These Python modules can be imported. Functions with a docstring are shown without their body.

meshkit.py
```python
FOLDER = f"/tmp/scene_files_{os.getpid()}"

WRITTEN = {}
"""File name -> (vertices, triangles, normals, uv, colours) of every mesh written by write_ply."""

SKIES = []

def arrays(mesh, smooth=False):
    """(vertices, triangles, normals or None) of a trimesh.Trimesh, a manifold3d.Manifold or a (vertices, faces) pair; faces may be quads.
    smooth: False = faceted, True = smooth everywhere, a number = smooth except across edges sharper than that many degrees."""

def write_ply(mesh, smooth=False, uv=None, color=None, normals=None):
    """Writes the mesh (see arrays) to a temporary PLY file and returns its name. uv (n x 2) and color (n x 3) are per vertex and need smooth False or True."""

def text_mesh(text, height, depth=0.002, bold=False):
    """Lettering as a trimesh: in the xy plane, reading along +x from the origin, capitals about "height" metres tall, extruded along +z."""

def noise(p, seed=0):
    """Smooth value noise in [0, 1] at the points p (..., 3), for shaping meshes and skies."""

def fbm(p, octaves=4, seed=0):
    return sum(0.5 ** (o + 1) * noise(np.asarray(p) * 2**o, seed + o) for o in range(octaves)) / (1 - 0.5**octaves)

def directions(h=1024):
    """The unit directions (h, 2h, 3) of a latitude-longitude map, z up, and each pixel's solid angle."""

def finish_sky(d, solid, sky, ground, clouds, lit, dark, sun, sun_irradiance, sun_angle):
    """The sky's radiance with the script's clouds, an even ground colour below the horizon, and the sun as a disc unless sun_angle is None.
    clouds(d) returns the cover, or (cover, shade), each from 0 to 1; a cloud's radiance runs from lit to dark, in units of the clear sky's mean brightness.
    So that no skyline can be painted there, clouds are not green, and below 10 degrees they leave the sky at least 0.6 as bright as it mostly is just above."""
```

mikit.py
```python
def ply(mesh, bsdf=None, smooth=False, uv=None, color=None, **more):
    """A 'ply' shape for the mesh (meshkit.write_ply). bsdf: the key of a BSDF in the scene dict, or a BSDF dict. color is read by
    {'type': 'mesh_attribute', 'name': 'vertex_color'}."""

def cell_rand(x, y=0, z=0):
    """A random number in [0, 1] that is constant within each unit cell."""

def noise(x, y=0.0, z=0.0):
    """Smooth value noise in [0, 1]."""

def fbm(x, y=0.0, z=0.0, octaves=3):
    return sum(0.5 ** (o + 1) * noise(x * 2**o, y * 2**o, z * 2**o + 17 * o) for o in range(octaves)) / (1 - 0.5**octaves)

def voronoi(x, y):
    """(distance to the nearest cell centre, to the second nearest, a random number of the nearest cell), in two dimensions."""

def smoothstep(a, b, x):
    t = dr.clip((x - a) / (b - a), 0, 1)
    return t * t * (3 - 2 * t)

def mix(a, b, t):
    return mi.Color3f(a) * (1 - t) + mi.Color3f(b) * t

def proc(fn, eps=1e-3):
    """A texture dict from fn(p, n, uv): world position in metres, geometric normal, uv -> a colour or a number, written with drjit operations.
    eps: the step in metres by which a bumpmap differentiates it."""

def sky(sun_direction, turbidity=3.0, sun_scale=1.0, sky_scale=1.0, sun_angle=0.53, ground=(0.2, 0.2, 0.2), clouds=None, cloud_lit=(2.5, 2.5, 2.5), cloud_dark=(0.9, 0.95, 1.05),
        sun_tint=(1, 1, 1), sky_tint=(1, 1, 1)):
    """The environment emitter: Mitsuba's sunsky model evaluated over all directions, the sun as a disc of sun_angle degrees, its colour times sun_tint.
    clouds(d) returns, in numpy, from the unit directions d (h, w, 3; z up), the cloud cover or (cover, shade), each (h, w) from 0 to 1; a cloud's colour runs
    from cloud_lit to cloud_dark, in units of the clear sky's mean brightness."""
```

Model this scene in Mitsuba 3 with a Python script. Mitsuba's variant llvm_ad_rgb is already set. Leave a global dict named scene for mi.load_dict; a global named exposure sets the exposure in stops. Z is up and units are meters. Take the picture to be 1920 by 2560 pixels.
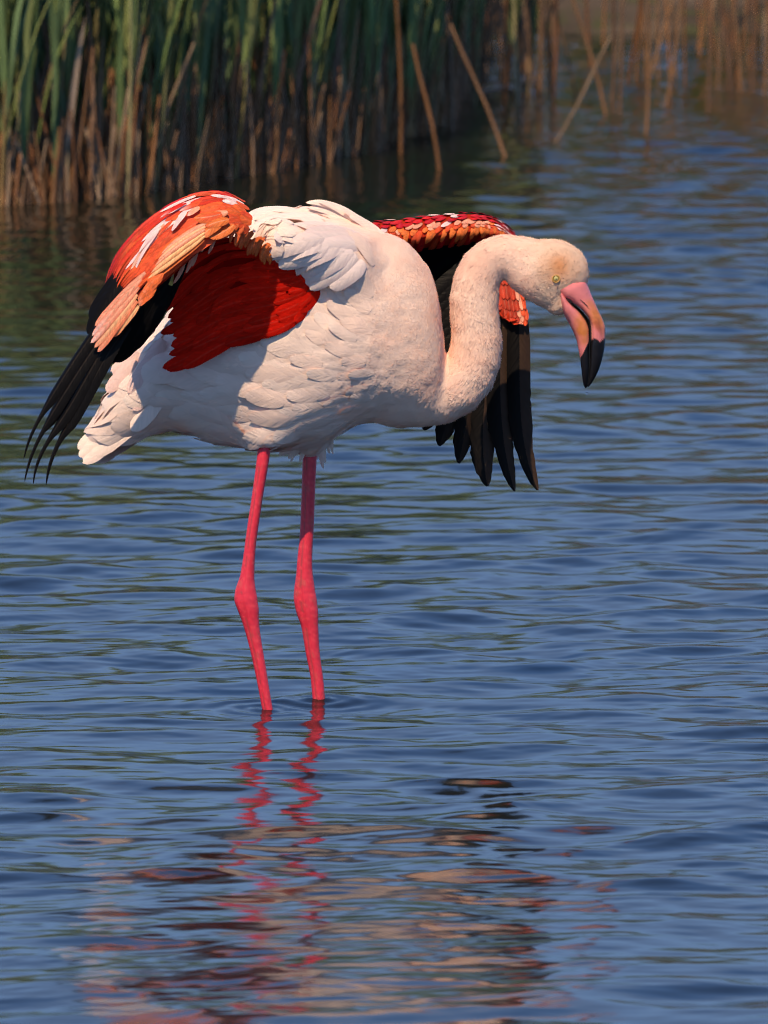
import math, random
import numpy as np, trimesh
import drjit as dr
import mitsuba as mi
import mikit, meshkit
from mikit import proc, ply
from scipy.interpolate import PchipInterpolator, RectBivariateSpline, make_interp_spline
from scipy.spatial import cKDTree

# ------------------------------------------------------------------ camera, sky, exposure
PITCH, DIST, S = math.radians(4.5), 18.0, 0.0005     # S: metres in one photo pixel at the bird
CP, SP = math.cos(PITCH), math.sin(PITCH)
AIM_Z = 0.241
EYE = [0.0, -DIST * CP, AIM_Z + DIST * SP]
scene, labels = {}, {}
scene['camera'] = {'type': 'thinlens', 'fov': 2 * math.degrees(math.atan(960 * S / DIST)), 'fov_axis': 'x',
                   'to_world': mi.ScalarTransform4f().look_at(origin=EYE, target=[0, 0, AIM_Z], up=[0, 0, 1]),
                   'aperture_radius': 0.0095, 'focus_distance': DIST - 0.06, 'near_clip': 0.1, 'far_clip': 2000.0}
SUN_AZ, SUN_EL = math.radians(-15), math.radians(50)   # left of the camera's back, high


def veil(d):
    """Thin high cloud, thicker low down."""
    z = np.maximum(d[..., 2], 0.02)
    q = np.stack([d[..., 0] / (z + 0.25) * 1.6, d[..., 1] / (z + 0.25) * 1.6, 0 * z], -1)
    n = meshkit.fbm(q + 5.0, 5, 2)
    return np.clip((n - 0.45) * 1.8, 0, 1) * 0.40, np.clip((n - 0.6) * 3, 0, 1)


scene['sky'] = mikit.sky((math.sin(SUN_AZ) * math.cos(SUN_EL), -math.cos(SUN_AZ) * math.cos(SUN_EL), math.sin(SUN_EL)), turbidity=3.5, sky_scale=0.9, sky_tint=(0.70, 0.93, 1.28), sun_tint=(1.10, 1.0, 0.90),
                         clouds=veil, cloud_lit=(2.0, 2.15, 2.4), cloud_dark=(1.2, 1.35, 1.6))
exposure = 1.45

# ------------------------------------------------------------------ materials
VC = {'type': 'mesh_attribute', 'name': 'vertex_color'}


def two(b):
    return {'type': 'twosided', 'bsdf': b}


# Every feather and every reed blade has a row in a table of pigments; its uv is (row + 0.98 * way along, way across from -1 to 1).
FEATHERS, REEDS = [], []


def table(rows):
    cache = {}

    def cell(i, k):
        if 'a' not in cache:
            cache['a'] = mi.Float(np.asarray(rows, np.float32).ravel())
            cache['w'] = len(rows[0])
        return dr.gather(mi.Float, cache['a'], mi.UInt32(dr.clip(i, 0, len(rows) - 1)) * cache['w'] + k)

    return cell, lambda i, k: mi.Color3f(cell(i, k), cell(i, k + 1), cell(i, k + 2))


f_cell, f_rgb = table(FEATHERS)     # base, tip, edge, vane rgb; length and width in px; shaft, tone, side of the vane
r_cell, r_rgb = table(REEDS)        # foot, top rgb; tone


def barbs(uv):
    i = dr.floor(uv.x)
    t, v = (uv.x - i) / 0.98, dr.abs(uv.y)
    return i, t, t * f_cell(i, 12) - 0.65 * v * f_cell(i, 13) + i * 37.0, v


def feather_colour(p, n, uv):
    i, t, b, v = barbs(uv)
    k = dr.power(dr.clip((t - 0.45) / 0.55, 0, 1), 1.2)
    c = f_rgb(i, 0) * (1 - k) + f_rgb(i, 3) * k
    e = dr.square(v) * 0.8
    c = c * (1 - e) + f_rgb(i, 6) * e
    c = dr.select(uv.y * f_cell(i, 16) > 0.05, f_rgb(i, 9), c)
    s = f_cell(i, 14) * mikit.smoothstep(0.16, 0.06, v)
    c = c * (1 - s) + mi.Color3f(0.75, 0.55, 0.36) * s
    tone = 0.6 * mikit.noise(b * 0.30, v * 2.0, 3.0) + 0.4 * mikit.noise(b * 0.09, v * 1.5, 7.0) - 0.5
    return dr.clip(c * (1 + 2.2 * f_cell(i, 15) * tone), 0, 0.9)


def reed_colour(p, n, uv):
    i = dr.floor(uv.x)
    t = (uv.x - i) / 0.98
    c = r_rgb(i, 0) * (1 - t) + r_rgb(i, 3) * t
    g = mikit.noise(t * 9 + i * 13.0, uv.y * 3.0) - 0.5
    return dr.clip(c * (1 + 0.5 * g), 0, 1)


def feather_relief(p, n, uv):
    i, t, b, v = barbs(uv)
    return 0.7 * mikit.noise(b * 0.16, v * 1.2, 3.0) + 0.3 * mikit.noise(b * 0.45, v * 2.5, 9.0)


def down_relief(p, n, uv):
    return mikit.fbm(p.x * 160, p.y * 160, p.z * 160, 3)


def leg_relief(p, n, uv):
    rings = mikit.noise(uv.x * 0.16 + 2.0 * mikit.noise(uv.y * 3, uv.x * 0.03), uv.y * 1.5)
    return rings * 0.7 + 0.3 * mikit.noise(uv.x * 0.4, uv.y * 6)


FC, RC = proc(feather_colour), proc(reed_colour)


scene['mat_feather'] = two({'type': 'bumpmap', 'arbitrary': proc(feather_relief, eps=4e-4), 'scale': 0.0005,
                            'bsdf': {'type': 'principled', 'base_color': FC, 'roughness': 0.62, 'specular': 0.3, 'sheen': 0.25}})
scene['mat_lining_feather'] = two({'type': 'bumpmap', 'arbitrary': proc(feather_relief, eps=4e-4), 'scale': 0.0003,
                                   'bsdf': {'type': 'principled', 'base_color': FC, 'roughness': 0.8, 'specular': 0.04}})
scene['mat_flight'] = two({'type': 'bumpmap', 'arbitrary': proc(feather_relief, eps=4e-4), 'scale': 0.0007,
                           'bsdf': {'type': 'principled', 'base_color': FC, 'roughness': 0.55, 'specular': 0.12}})
scene['mat_body'] = two({'type': 'bumpmap', 'arbitrary': proc(down_relief, eps=5e-4), 'scale': 0.0012,
                         'bsdf': {'type': 'principled', 'base_color': VC, 'roughness': 0.8, 'specular': 0.15, 'sheen': 0.4}})
scene['mat_down'] = two({'type': 'principled', 'base_color': VC, 'roughness': 0.85, 'specular': 0.1, 'sheen': 0.4})
scene['mat_leg'] = two({'type': 'bumpmap', 'arbitrary': proc(leg_relief, eps=4e-4), 'scale': 0.00025,
                        'bsdf': {'type': 'principled', 'base_color': VC, 'roughness': 0.33, 'specular': 0.5}})
scene['mat_beak'] = two({'type': 'principled', 'base_color': VC, 'roughness': 0.28, 'specular': 0.5, 'clearcoat': 0.5, 'clearcoat_gloss': 0.9})
scene['mat_eye'] = two({'type': 'principled', 'base_color': VC, 'roughness': 0.12, 'specular': 0.6, 'clearcoat': 1.0, 'clearcoat_gloss': 0.95})
scene['mat_reed'] = two({'type': 'principled', 'base_color': RC, 'roughness': 0.6, 'specular': 0.15})
scene['mat_water'] = {'type': 'roughplastic', 'distribution': 'ggx', 'alpha': 0.008, 'int_ior': 1.333, 'ext_ior': 1.0, 'nonlinear': True,
                      'diffuse_reflectance': {'type': 'rgb', 'value': [0.016, 0.020, 0.014]}}


def ground_colour(p, n, uv):
    a = mikit.fbm(p.x * 3, p.y * 3, p.z * 3, 4)
    b = mikit.fbm(p.x * 22, p.y * 22, 5.0, 3)
    c = mikit.mix((0.055, 0.047, 0.038), (0.125, 0.10, 0.08), mikit.smoothstep(0.3, 0.7, a))
    return mikit.mix(c, (0.06, 0.075, 0.03), 0.6 * mikit.smoothstep(0.55, 0.7, b))


scene['mat_ground'] = two({'type': 'diffuse', 'reflectance': proc(ground_colour)})

# ------------------------------------------------------------------ helpers


def B(px, py, d=0.0):
    """The point that stands d pixels behind the bird's middle plane and shows at (px, py) of the photograph; metres."""
    px, py, y = np.asarray(px, float), np.asarray(py, float), np.asarray(d, float) * S
    return np.stack(np.broadcast_arrays((px - 960) * S, y, AIM_Z + ((1280 - py) * S - y * SP) / CP), -1)


def on_ground(px, py, z=0.0):
    """(x, y) where the photograph's pixel meets the level z."""
    u, v = (px - 960) * S / DIST, (1280 - py) * S / DIST
    d = np.array([u, CP + v * SP, -SP + v * CP])
    t = (z - EYE[2]) / d[2]
    return EYE[0] + t * d[0], EYE[1] + t * d[1]


def at_depth(px, py, y):
    u, v = (px - 960) * S / DIST, (1280 - py) * S / DIST
    d = np.array([u, CP + v * SP, -SP + v * CP])
    t = (y - EYE[1]) / d[1]
    return np.array(EYE) + t * d


def unit(a):
    return a / np.maximum(np.linalg.norm(a, axis=-1, keepdims=True), 1e-12)


def add(key, mesh, mat, smooth=True, uv=None, color=None, label=None, kind=None):
    scene[key] = ply(mesh, mat, smooth=smooth, uv=uv, color=color)
    if label or kind:
        labels[key] = {k: v for k, v in (('label', label), ('kind', kind)) if v}


counts = {}


def numbered(key):
    n = counts.get(key, 0)
    counts[key] = n + 1
    return key if n == 0 else f'{key}_{n:03d}'


def grid_faces(nu, nv, wrap=False):
    f = []
    i, j = np.meshgrid(np.arange(nu - 1), np.arange(nv if wrap else nv - 1), indexing='ij')
    a, b = i * nv + j, i * nv + (j + 1) % nv
    c, d = a + nv, b + nv
    return np.stack([a, c, d, b], -1).reshape(-1, 4)


def quads_to_tris(f):
    return np.vstack([f[:, [0, 1, 2]], f[:, [0, 2, 3]]])


def spline(P, t):
    P = np.asarray(P, float)
    if len(P) == 1:
        return np.repeat(P, len(t), 0)
    seg = np.linalg.norm(np.diff(P, axis=0), axis=1)
    x = np.concatenate([[0], np.cumsum(np.maximum(seg, 1e-9))])
    return make_interp_spline(x / x[-1], P, k=min(3 if len(P) > 3 else 2, len(P) - 1))(t)


def feather_mesh(P, N, width, base_c, tip_c=None, edge_c=None, vane_c=None, side=0, nu=9, nv=5, tip=0.4, basew=0.5, camber=0.25, rag=0.0, narrow=None, point=0.5, rng=random, shaft=0.0, tone=0.08):
    """One feather: spine points P with normals N (metres), width in photo pixels. Returns (verts, tris, uv)."""
    t = 1 - (1 - np.linspace(0, 1, nu)) ** 1.35
    p, n = spline(P, t), unit(spline(N, t))
    T = unit(np.gradient(p, axis=0))
    sd = unit(np.cross(n, T))
    n = np.cross(T, sd)
    w = np.where(t < 0.3, basew + (1 - basew) * np.sin(np.pi / 2 * np.clip(t / 0.3, 0, 1)), 1.0)
    if narrow is not None:     # (start, width of the end as a share): the emarginated part of a primary
        s0, k = narrow
        w = w * np.where(t > s0, k + (1 - k) * np.exp(-((t - s0) / 0.09) ** 2), 1.0)
    x = np.clip((t - (1 - tip)) / tip, 0, 1)
    w = w * np.maximum(np.maximum(1 - x ** 2, 0) ** point, 0.05)
    v = np.linspace(-1, 1, nv)
    hw = width * S / 2
    jag = 1 + rag * (np.array([[rng.random() - 0.6 for _ in v] for _ in t])) * (t[:, None] > 0.5)
    off = v[None, :] * w[:, None] * hw * jag
    pos = p[:, None] + sd[:, None] * off[..., None] - n[:, None] * (camber * hw * v ** 2)[None, :, None] * w[:, None, None]
    if rag:
        pos[-1] -= T[-1] * (np.array([rng.random() for _ in v]) * rag * hw * 1.6)[:, None]
    length = np.linalg.norm(np.diff(p, axis=0), axis=1).sum() / S
    b = np.asarray(base_c, float)
    row = [b] + [b if c is None else np.asarray(c, float) for c in (tip_c, edge_c, vane_c)]
    FEATHERS.append([*np.concatenate(row), length, width, shaft, tone, side])
    uv = np.stack([np.repeat((len(FEATHERS) - 1 + 0.98 * np.linspace(0, 1, nu))[:, None], nv, 1), np.broadcast_to(v[None], (nu, nv))], -1)
    return pos.reshape(-1, 3), quads_to_tris(grid_faces(nu, nv)), uv.reshape(-1, 2)


def join(parts):
    at, V, F, U = 0, [], [], []
    for v, f, u in parts:
        V.append(v); F.append(f + at); U.append(u)
        at += len(v)
    return np.vstack(V), np.vstack(F), np.vstack(U)


def put_feather(key, fm, mat='mat_feather', label=None):
    add(numbered(key), fm[:2], mat, True, fm[2], None, label)


CAM_N = np.array([0, -CP, SP])


def hand_feather(key, pts, width, base_c, normal=None, mat='mat_feather', label=None, **kw):
    """A feather whose spine runs through (px, py, depth px) points."""
    P = np.array([B(*p) for p in pts])
    N = np.array([unit(np.asarray(normal if normal is not None else CAM_N, float))] * 2)
    put_feather(key, feather_mesh(P, N, width, base_c, **kw), mat, label)


class Patch:
    """A smooth surface through a grid of (px, py, depth px) points; a and b run from 0 to 1."""

    def __init__(self, ctrl, flip=1):
        w = np.array([[B(*p) for p in row] for row in ctrl])
        a, b = np.linspace(0, 1, w.shape[0]), np.linspace(0, 1, w.shape[1])
        self.s = [RectBivariateSpline(a, b, w[..., k], kx=min(3, len(a) - 1), ky=min(3, len(b) - 1)) for k in range(3)]
        self.flip = flip
        if (self.normal(0.5, 0.5)[0] @ CAM_N) < 0:
            self.flip = -flip

    def __call__(self, a, b):
        a, b = np.clip(np.atleast_1d(a), -0.1, 1.1), np.clip(np.atleast_1d(b), -0.1, 1.1)
        return np.stack([s.ev(np.clip(a, 0, 1), np.clip(b, 0, 1)) + (a - np.clip(a, 0, 1)) * s.ev(np.clip(a, 0, 1), np.clip(b, 0, 1), dx=1)
                         + (b - np.clip(b, 0, 1)) * s.ev(np.clip(a, 0, 1), np.clip(b, 0, 1), dy=1) for s in self.s], -1)

    def normal(self, a, b):
        a, b = np.clip(np.atleast_1d(a), 0, 1), np.clip(np.atleast_1d(b), 0, 1)
        da = np.stack([s.ev(a, b, dx=1) for s in self.s], -1)
        db = np.stack([s.ev(a, b, dy=1) for s in self.s], -1)
        return unit(np.cross(da, db)) * self.flip

    def sheet(self, thick=0.002, n=24, a0=0, a1=1, b0=0, b1=1):
        a, b = np.meshgrid(np.linspace(a0, a1, n), np.linspace(b0, b1, n), indexing='ij')
        p, nn = self(a.ravel(), b.ravel()), self.normal(a.ravel(), b.ravel())
        f = quads_to_tris(grid_faces(n, n))
        top, bot = p - nn * 0.0005, p - nn * (0.0005 + thick)
        rim = np.concatenate([np.arange(n), np.arange(1, n) * n + n - 1, (n * n - 1) - np.arange(1, n), np.arange(n - 2, 0, -1) * n])
        q = np.stack([rim, np.roll(rim, -1), np.roll(rim, -1) + n * n, rim + n * n], 1)
        return np.vstack([top, bot]), np.vstack([f, f[:, ::-1] + n * n, quads_to_tris(q)])

    def feather(self, a, b, da, db, width, colour, lift=(0.0006, 0.004), **kw):
        t = np.linspace(0, 1, 5)
        aa, bb = a + da * t, b + db * t
        N = self.normal(aa, bb)
        P = self(aa, bb) + N * (lift[0] + (lift[1] - lift[0]) * t)[:, None]
        return feather_mesh(P, N, width, colour, **kw)


# ------------------------------------------------------------------ the setting: water, ground
rw = np.random.default_rng(11)


FINE = 0.022
RUFFLE = 0.060     # rms slope of the water


def wave_height(x, y):
    """A wind-ruffled pond: many small waves that run obliquely towards the camera, and rings about the bird's legs."""
    wx = x + 0.10 * (meshkit.fbm(np.stack([x * 2.4, y * 1.6, x * 0], -1), 2, 3) - 0.5)
    wy = y + 0.14 * (meshkit.fbm(np.stack([x * 2.0, y * 1.4, x * 0 + 4], -1), 2, 5) - 0.5)
    h, dx, dy = np.zeros_like(x), np.zeros_like(x), np.zeros_like(x)
    r = np.random.default_rng(7)
    bands = [(80, 0.045, 0.85, 0.20, RUFFLE, 18, 44), (50, 0.026, 0.080, 0.046, FINE, 26, 50)]     # count, wavelengths, peak, rms slope, mean turn, spread
    for n, l0, l1, peak, rms, turn, wide in bands:
        lam = l0 * (l1 / l0) ** r.random(n)
        wgt = np.exp(-((np.log(lam) - math.log(peak)) / 0.95) ** 2)
        wgt *= rms * math.sqrt(2) / math.sqrt((wgt ** 2).sum())
        patch = 0.35 + 1.3 * meshkit.fbm(np.stack([x * 1.5 + 9 * n, y * 0.7, x * 0], -1), 3, n)
        for l, sl in zip(lam, wgt):
            ang = math.radians(90 + turn + r.normal() * wide)      # the way the crests travel
            k, ph = 2 * math.pi / l, r.random() * 2 * math.pi
            arg = k * (wx * math.cos(ang) + wy * math.sin(ang)) + ph
            h += patch * sl / k * np.sin(arg)
            dx += patch * sl / k * math.cos(ang) * np.cos(arg)
            dy += patch * sl / k * math.sin(ang) * np.cos(arg)
    for (cx, cy) in LEG_FEET:
        d = np.hypot(x - cx, y - cy)
        h += 0.0013 * np.sin(d * 2 * math.pi / 0.036) * np.exp(-d / 0.07)
    return h, 1.2 * dx, 1.2 * dy


LEG_FEET = [(B(666, 1757, -130)[0], -0.065), (B(795, 1743, 60)[0], 0.030)]


def axis(fine0, fine1, step, far, grow=1.22):
    a = list(np.arange(fine0, fine1 + 1e-9, step))
    s, x = step, a[-1]
    up = []
    while x < far:
        s *= grow; x += s; up.append(x)
    s, x, dn = step, a[0], []
    while x > -far:
        s *= grow; x -= s; dn.append(x)
    return np.array(dn[::-1] + a + up)


gx = axis(-1.0, 1.0, 0.0062, 260)
gy = axis(-3.4, 1.6, 0.0082, 260)
gy = np.concatenate([gy[gy <= 1.6], axis(1.61, 19.2, 0.0145, 260)])
gy = gy[np.concatenate([[True], np.diff(np.maximum.accumulate(gy)) > 0])]
gy = gy[gy < 32]
X, Y = np.meshgrid(gx, gy, indexing='ij')
fade = np.clip(1.2 - np.maximum(np.abs(X) - 3, np.abs(Y - 8) - 14) / 30, 0, 1)
wh, wdx, wdy = wave_height(X, Y)
wv = np.stack([X + wdx * fade, Y + wdy * fade, wh * fade], -1).reshape(-1, 3)
add('water', (wv, quads_to_tris(grid_faces(len(gx), len(gy)))), 'mat_water', True, kind='structure')

tx, ty = axis(-5, 5, 0.12, 400, 1.3), axis(-6, 30, 0.18, 400, 1.3)
X, Y = np.meshgrid(tx, ty, indexing='ij')
shore = on_ground(1500, 75)[1] - 0.25 * np.tanh(X * 0.8) + 0.25 * (meshkit.fbm(np.stack([X * 1.3, Y * 0, X * 0], -1), 3) - 0.5)
e = Y - shore
Z = np.where(e < 0, np.maximum(e * 0.25, -0.45), 0.42 * (1 - np.exp(-np.maximum(e, 0) / 2.2)))
Z = Z + 0.10 * (meshkit.fbm(np.stack([X * 1.2, Y * 1.2, X * 0], -1), 4, 9) - 0.5) * (e > -0.6)
Z = Z + 0.03 * (meshkit.fbm(np.stack([X * 7, Y * 7, X * 0], -1), 3, 2) - 0.5)
add('ground', (np.stack([X, Y, Z], -1).reshape(-1, 3), quads_to_tris(grid_faces(len(tx), len(ty)))), 'mat_ground', True, kind='structure')

# ------------------------------------------------------------------ reeds
rr = random.Random(5)
GREENS = [(0.140, 0.220, 0.085), (0.180, 0.250, 0.090), (0.110, 0.180, 0.085), (0.220, 0.270, 0.100)]
TANS = [(0.34, 0.20, 0.11), (0.34, 0.17, 0.075), (0.24, 0.15, 0.10), (0.38, 0.28, 0.19), (0.27, 0.12, 0.055)]


def tube(P, R, sides=7, c0=None, c1=None):
    """A round stalk; with colours it takes a row of the reeds' table, else returns plain uv."""
    P = np.asarray(P, float)
    T = unit(np.gradient(P, axis=0))
    a = unit(np.cross(T, np.array([0.2, 1.0, 0.1])))
    b = np.cross(T, a)
    ang = np.arange(sides) * 2 * math.pi / sides
    v = P[:, None] + np.asarray(R)[:, None, None] * (np.cos(ang)[None, :, None] * a[:, None] + np.sin(ang)[None, :, None] * b[:, None])
    f = quads_to_tris(grid_faces(len(P), sides, True))
    if c0 is not None:
        REEDS.append([*c0, *(c0 if c1 is None else c1)])
    u = np.broadcast_to((len(REEDS) - 1 + 0.98 * np.linspace(0, 1, len(P)))[:, None], (len(P), sides))
    uv = np.stack([u, np.broadcast_to(np.sin(ang)[None], (len(P), sides))], -1)
    return v.reshape(-1, 3), f, uv.reshape(-1, 2)


def stem_parts(x, y, top, r0, c0, c1, lean=(0, 0), z0=-0.3, bow=0.02, sides=7, n=9):
    t = np.linspace(0, 1, n)
    z = z0 + (top - z0) * t
    ph = rr.random() * 6.28
    P = np.stack([x + lean[0] * z + bow * np.sin(t * 2.6 + ph) - bow * math.sin(ph), y + lean[1] * z + bow * np.cos(t * 2.2 + ph) - bow * math.cos(ph), z], -1)
    R = r0 * (1 - 0.45 * t) * np.array([rr.uniform(0.9, 1.12) for _ in t])
    return tube(P, R, sides, c0, c1), P


def leaf_parts(base, az, length, width, c, up=0.3, droop=0.5, n=8):
    t = np.linspace(0, 1, n)
    ang = up + droop * t ** 2                                # from upright
    ds = length / (n - 1)
    h = np.concatenate([[0], np.cumsum(np.sin(ang[:-1]) * ds)])
    z = np.concatenate([[0], np.cumsum(np.cos(ang[:-1]) * ds)])
    d = np.array([math.cos(az), math.sin(az), 0])
    P = np.asarray(base) + h[:, None] * d + z[:, None] * np.array([0, 0, 1.0])
    tw = az + math.pi / 2 + rr.uniform(-0.5, 0.5) + rr.uniform(-0.8, 0.8) * t
    side = np.stack([np.cos(tw), np.sin(tw), 0 * t], -1)
    w = width * np.minimum(1, 0.45 + 3 * t) * np.sqrt(np.maximum(1 - t ** 1.6, 0.0004))
    nrm = np.cross(side, np.gradient(P, axis=0))
    nrm = unit(nrm)
    v = P[:, None] + side[:, None] * (np.array([-1, 0, 1])[None, :, None] * w[:, None, None] / 2) + nrm[:, None] * (np.array([0.15, 0, 0.15])[None, :, None] * w[:, None, None])
    c = np.asarray(c)
    REEDS.append([*(c * rr.uniform(0.85, 1.1)), *(c * rr.uniform(0.9, 1.25))])
    uv = np.stack([np.repeat((len(REEDS) - 1 + 0.98 * t)[:, None], 3, 1), np.broadcast_to(np.array([-1.0, 0, 1])[None], (n, 3))], -1)
    return v.reshape(-1, 3), quads_to_tris(grid_faces(n, 3)), uv.reshape(-1, 2)


def plain(fm):
    return (fm[0], fm[1])


def reed(x, y, tall, green, hue=(1, 1, 1), n=5):
    """One reed: stem, its low leaves each, a dead sheath, and the foliage above."""
    c0 = np.array(rr.choice(TANS)) * rr.uniform(0.75, 1.1)
    c1 = np.array(rr.choice(GREENS)) * rr.uniform(0.8, 1.15) if green else np.array(rr.choice(TANS)) * rr.uniform(0.6, 1.0)
    c1 = c1 * np.array(hue)
    lean = (rr.gauss(0, 0.06), rr.gauss(0, 0.05))
    st, P = stem_parts(x, y, tall, rr.uniform(0.0032, 0.0062), c0, c1, lean)
    at = lambda z: np.array([np.interp(z, P[:, 2], P[:, k]) for k in range(3)])
    low, high = [], []
    z, az = rr.choice((rr.uniform(0.02, 0.1), rr.uniform(0.06, 0.2))), rr.random() * 6.28
    while z < tall - 0.1:
        if green:
            dry = z < 0.14 and rr.random() < 0.3
            c = np.array(rr.choice(TANS if dry else GREENS)) * rr.uniform(0.75, 1.2) * np.array(hue)
            l = leaf_parts(at(z), az, rr.uniform(0.26, 0.50), rr.uniform(0.008, 0.019), c, rr.uniform(0.04, 0.24), rr.uniform(0.05, 0.6), n)
            (low if z < 0.46 else high).append(l)
        az += math.pi + rr.uniform(-0.7, 0.7)
        z += rr.uniform(0.022, 0.05) if z < 0.5 else rr.uniform(0.10, 0.16)
    return st, low, high


def place_reed(x, y, tall, green, label, group):
    key = numbered('reed_stalk')
    st, low, high = reed(x, y, tall, green, n=8)
    labels[key] = {'label': label, 'category': 'reed', 'group': group}
    add(key + '__stem', plain(st), 'mat_reed', True, st[2])
    for i, l in enumerate(low):
        add(key + '__leaf' + (f'_{i:03d}' if i else ''), plain(l), 'mat_reed', True, l[2])
    if high:
        h = join(high)
        add(key + '__upper_leaves', plain(h), 'mat_reed', True, h[2], kind='stuff')


def front(x):
    """y of the clump's water edge."""
    return np.interp(x, FRONT[:, 0], FRONT[:, 1])


FRONT = np.array([on_ground(*p) for p in ((-2400, 560), (0, 522), (250, 500), (640, 440), (860, 395), (1010, 352), (1120, 300), (1180, 140))])
placed = []
placed = []
while len(placed) < 290:
    x = rr.uniform(-0.92, 0.22) if rr.random() < 0.62 else rr.uniform(-0.15, 0.22)
    y = float(front(x)) + 0.02 + 1.1 * rr.random() ** 1.5
    if all((x - a) ** 2 + (y - b) ** 2 > 0.016 ** 2 for a, b in placed):
        placed.append((x, y))
for i, (x, y) in enumerate(placed):
    green = rr.random() < 0.76
    place = 'left' if x < -0.45 else 'middle' if x < -0.1 else 'right'
    row = 'in the front rows' if y - float(front(x)) < 0.2 else 'standing back'
    place_reed(x, y, rr.uniform(0.60, 0.90) if green else rr.uniform(0.14, 0.42), green,
               f'{"green bladed" if green else "bare dry brown"} reed {row} of the dense clump, in its {place} part', f'{"green" if green else "dry"} reeds {row}, {place} part')
for i in range(34):
    bx = rr.uniform(1000, 1330)
    x, y = on_ground(bx, rr.uniform(150, 300) - 0.10 * (bx - 1000))
    green = rr.random() < 0.4
    place_reed(x, y, rr.uniform(0.6, 0.95) if green else rr.uniform(0.3, 0.8), green,
               f'{"green bladed" if green else "bare dry brown"} reed in the loose fringe between the dense clump and the open stems', f'{"green" if green else "dry"} reeds of the loose fringe')
mass = []
for i in range(2500):
    x = rr.uniform(-3.6, 0.2)
    y = float(front(x)) + (0.35 if x > -0.92 else 0.0) + 3.4 * rr.random() ** 1.3
    green = rr.random() < 0.72
    st, low, high = reed(x, y, rr.uniform(0.62, 0.98) if green else rr.uniform(0.2, 0.5), green)
    mass += [st] + low + high
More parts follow.
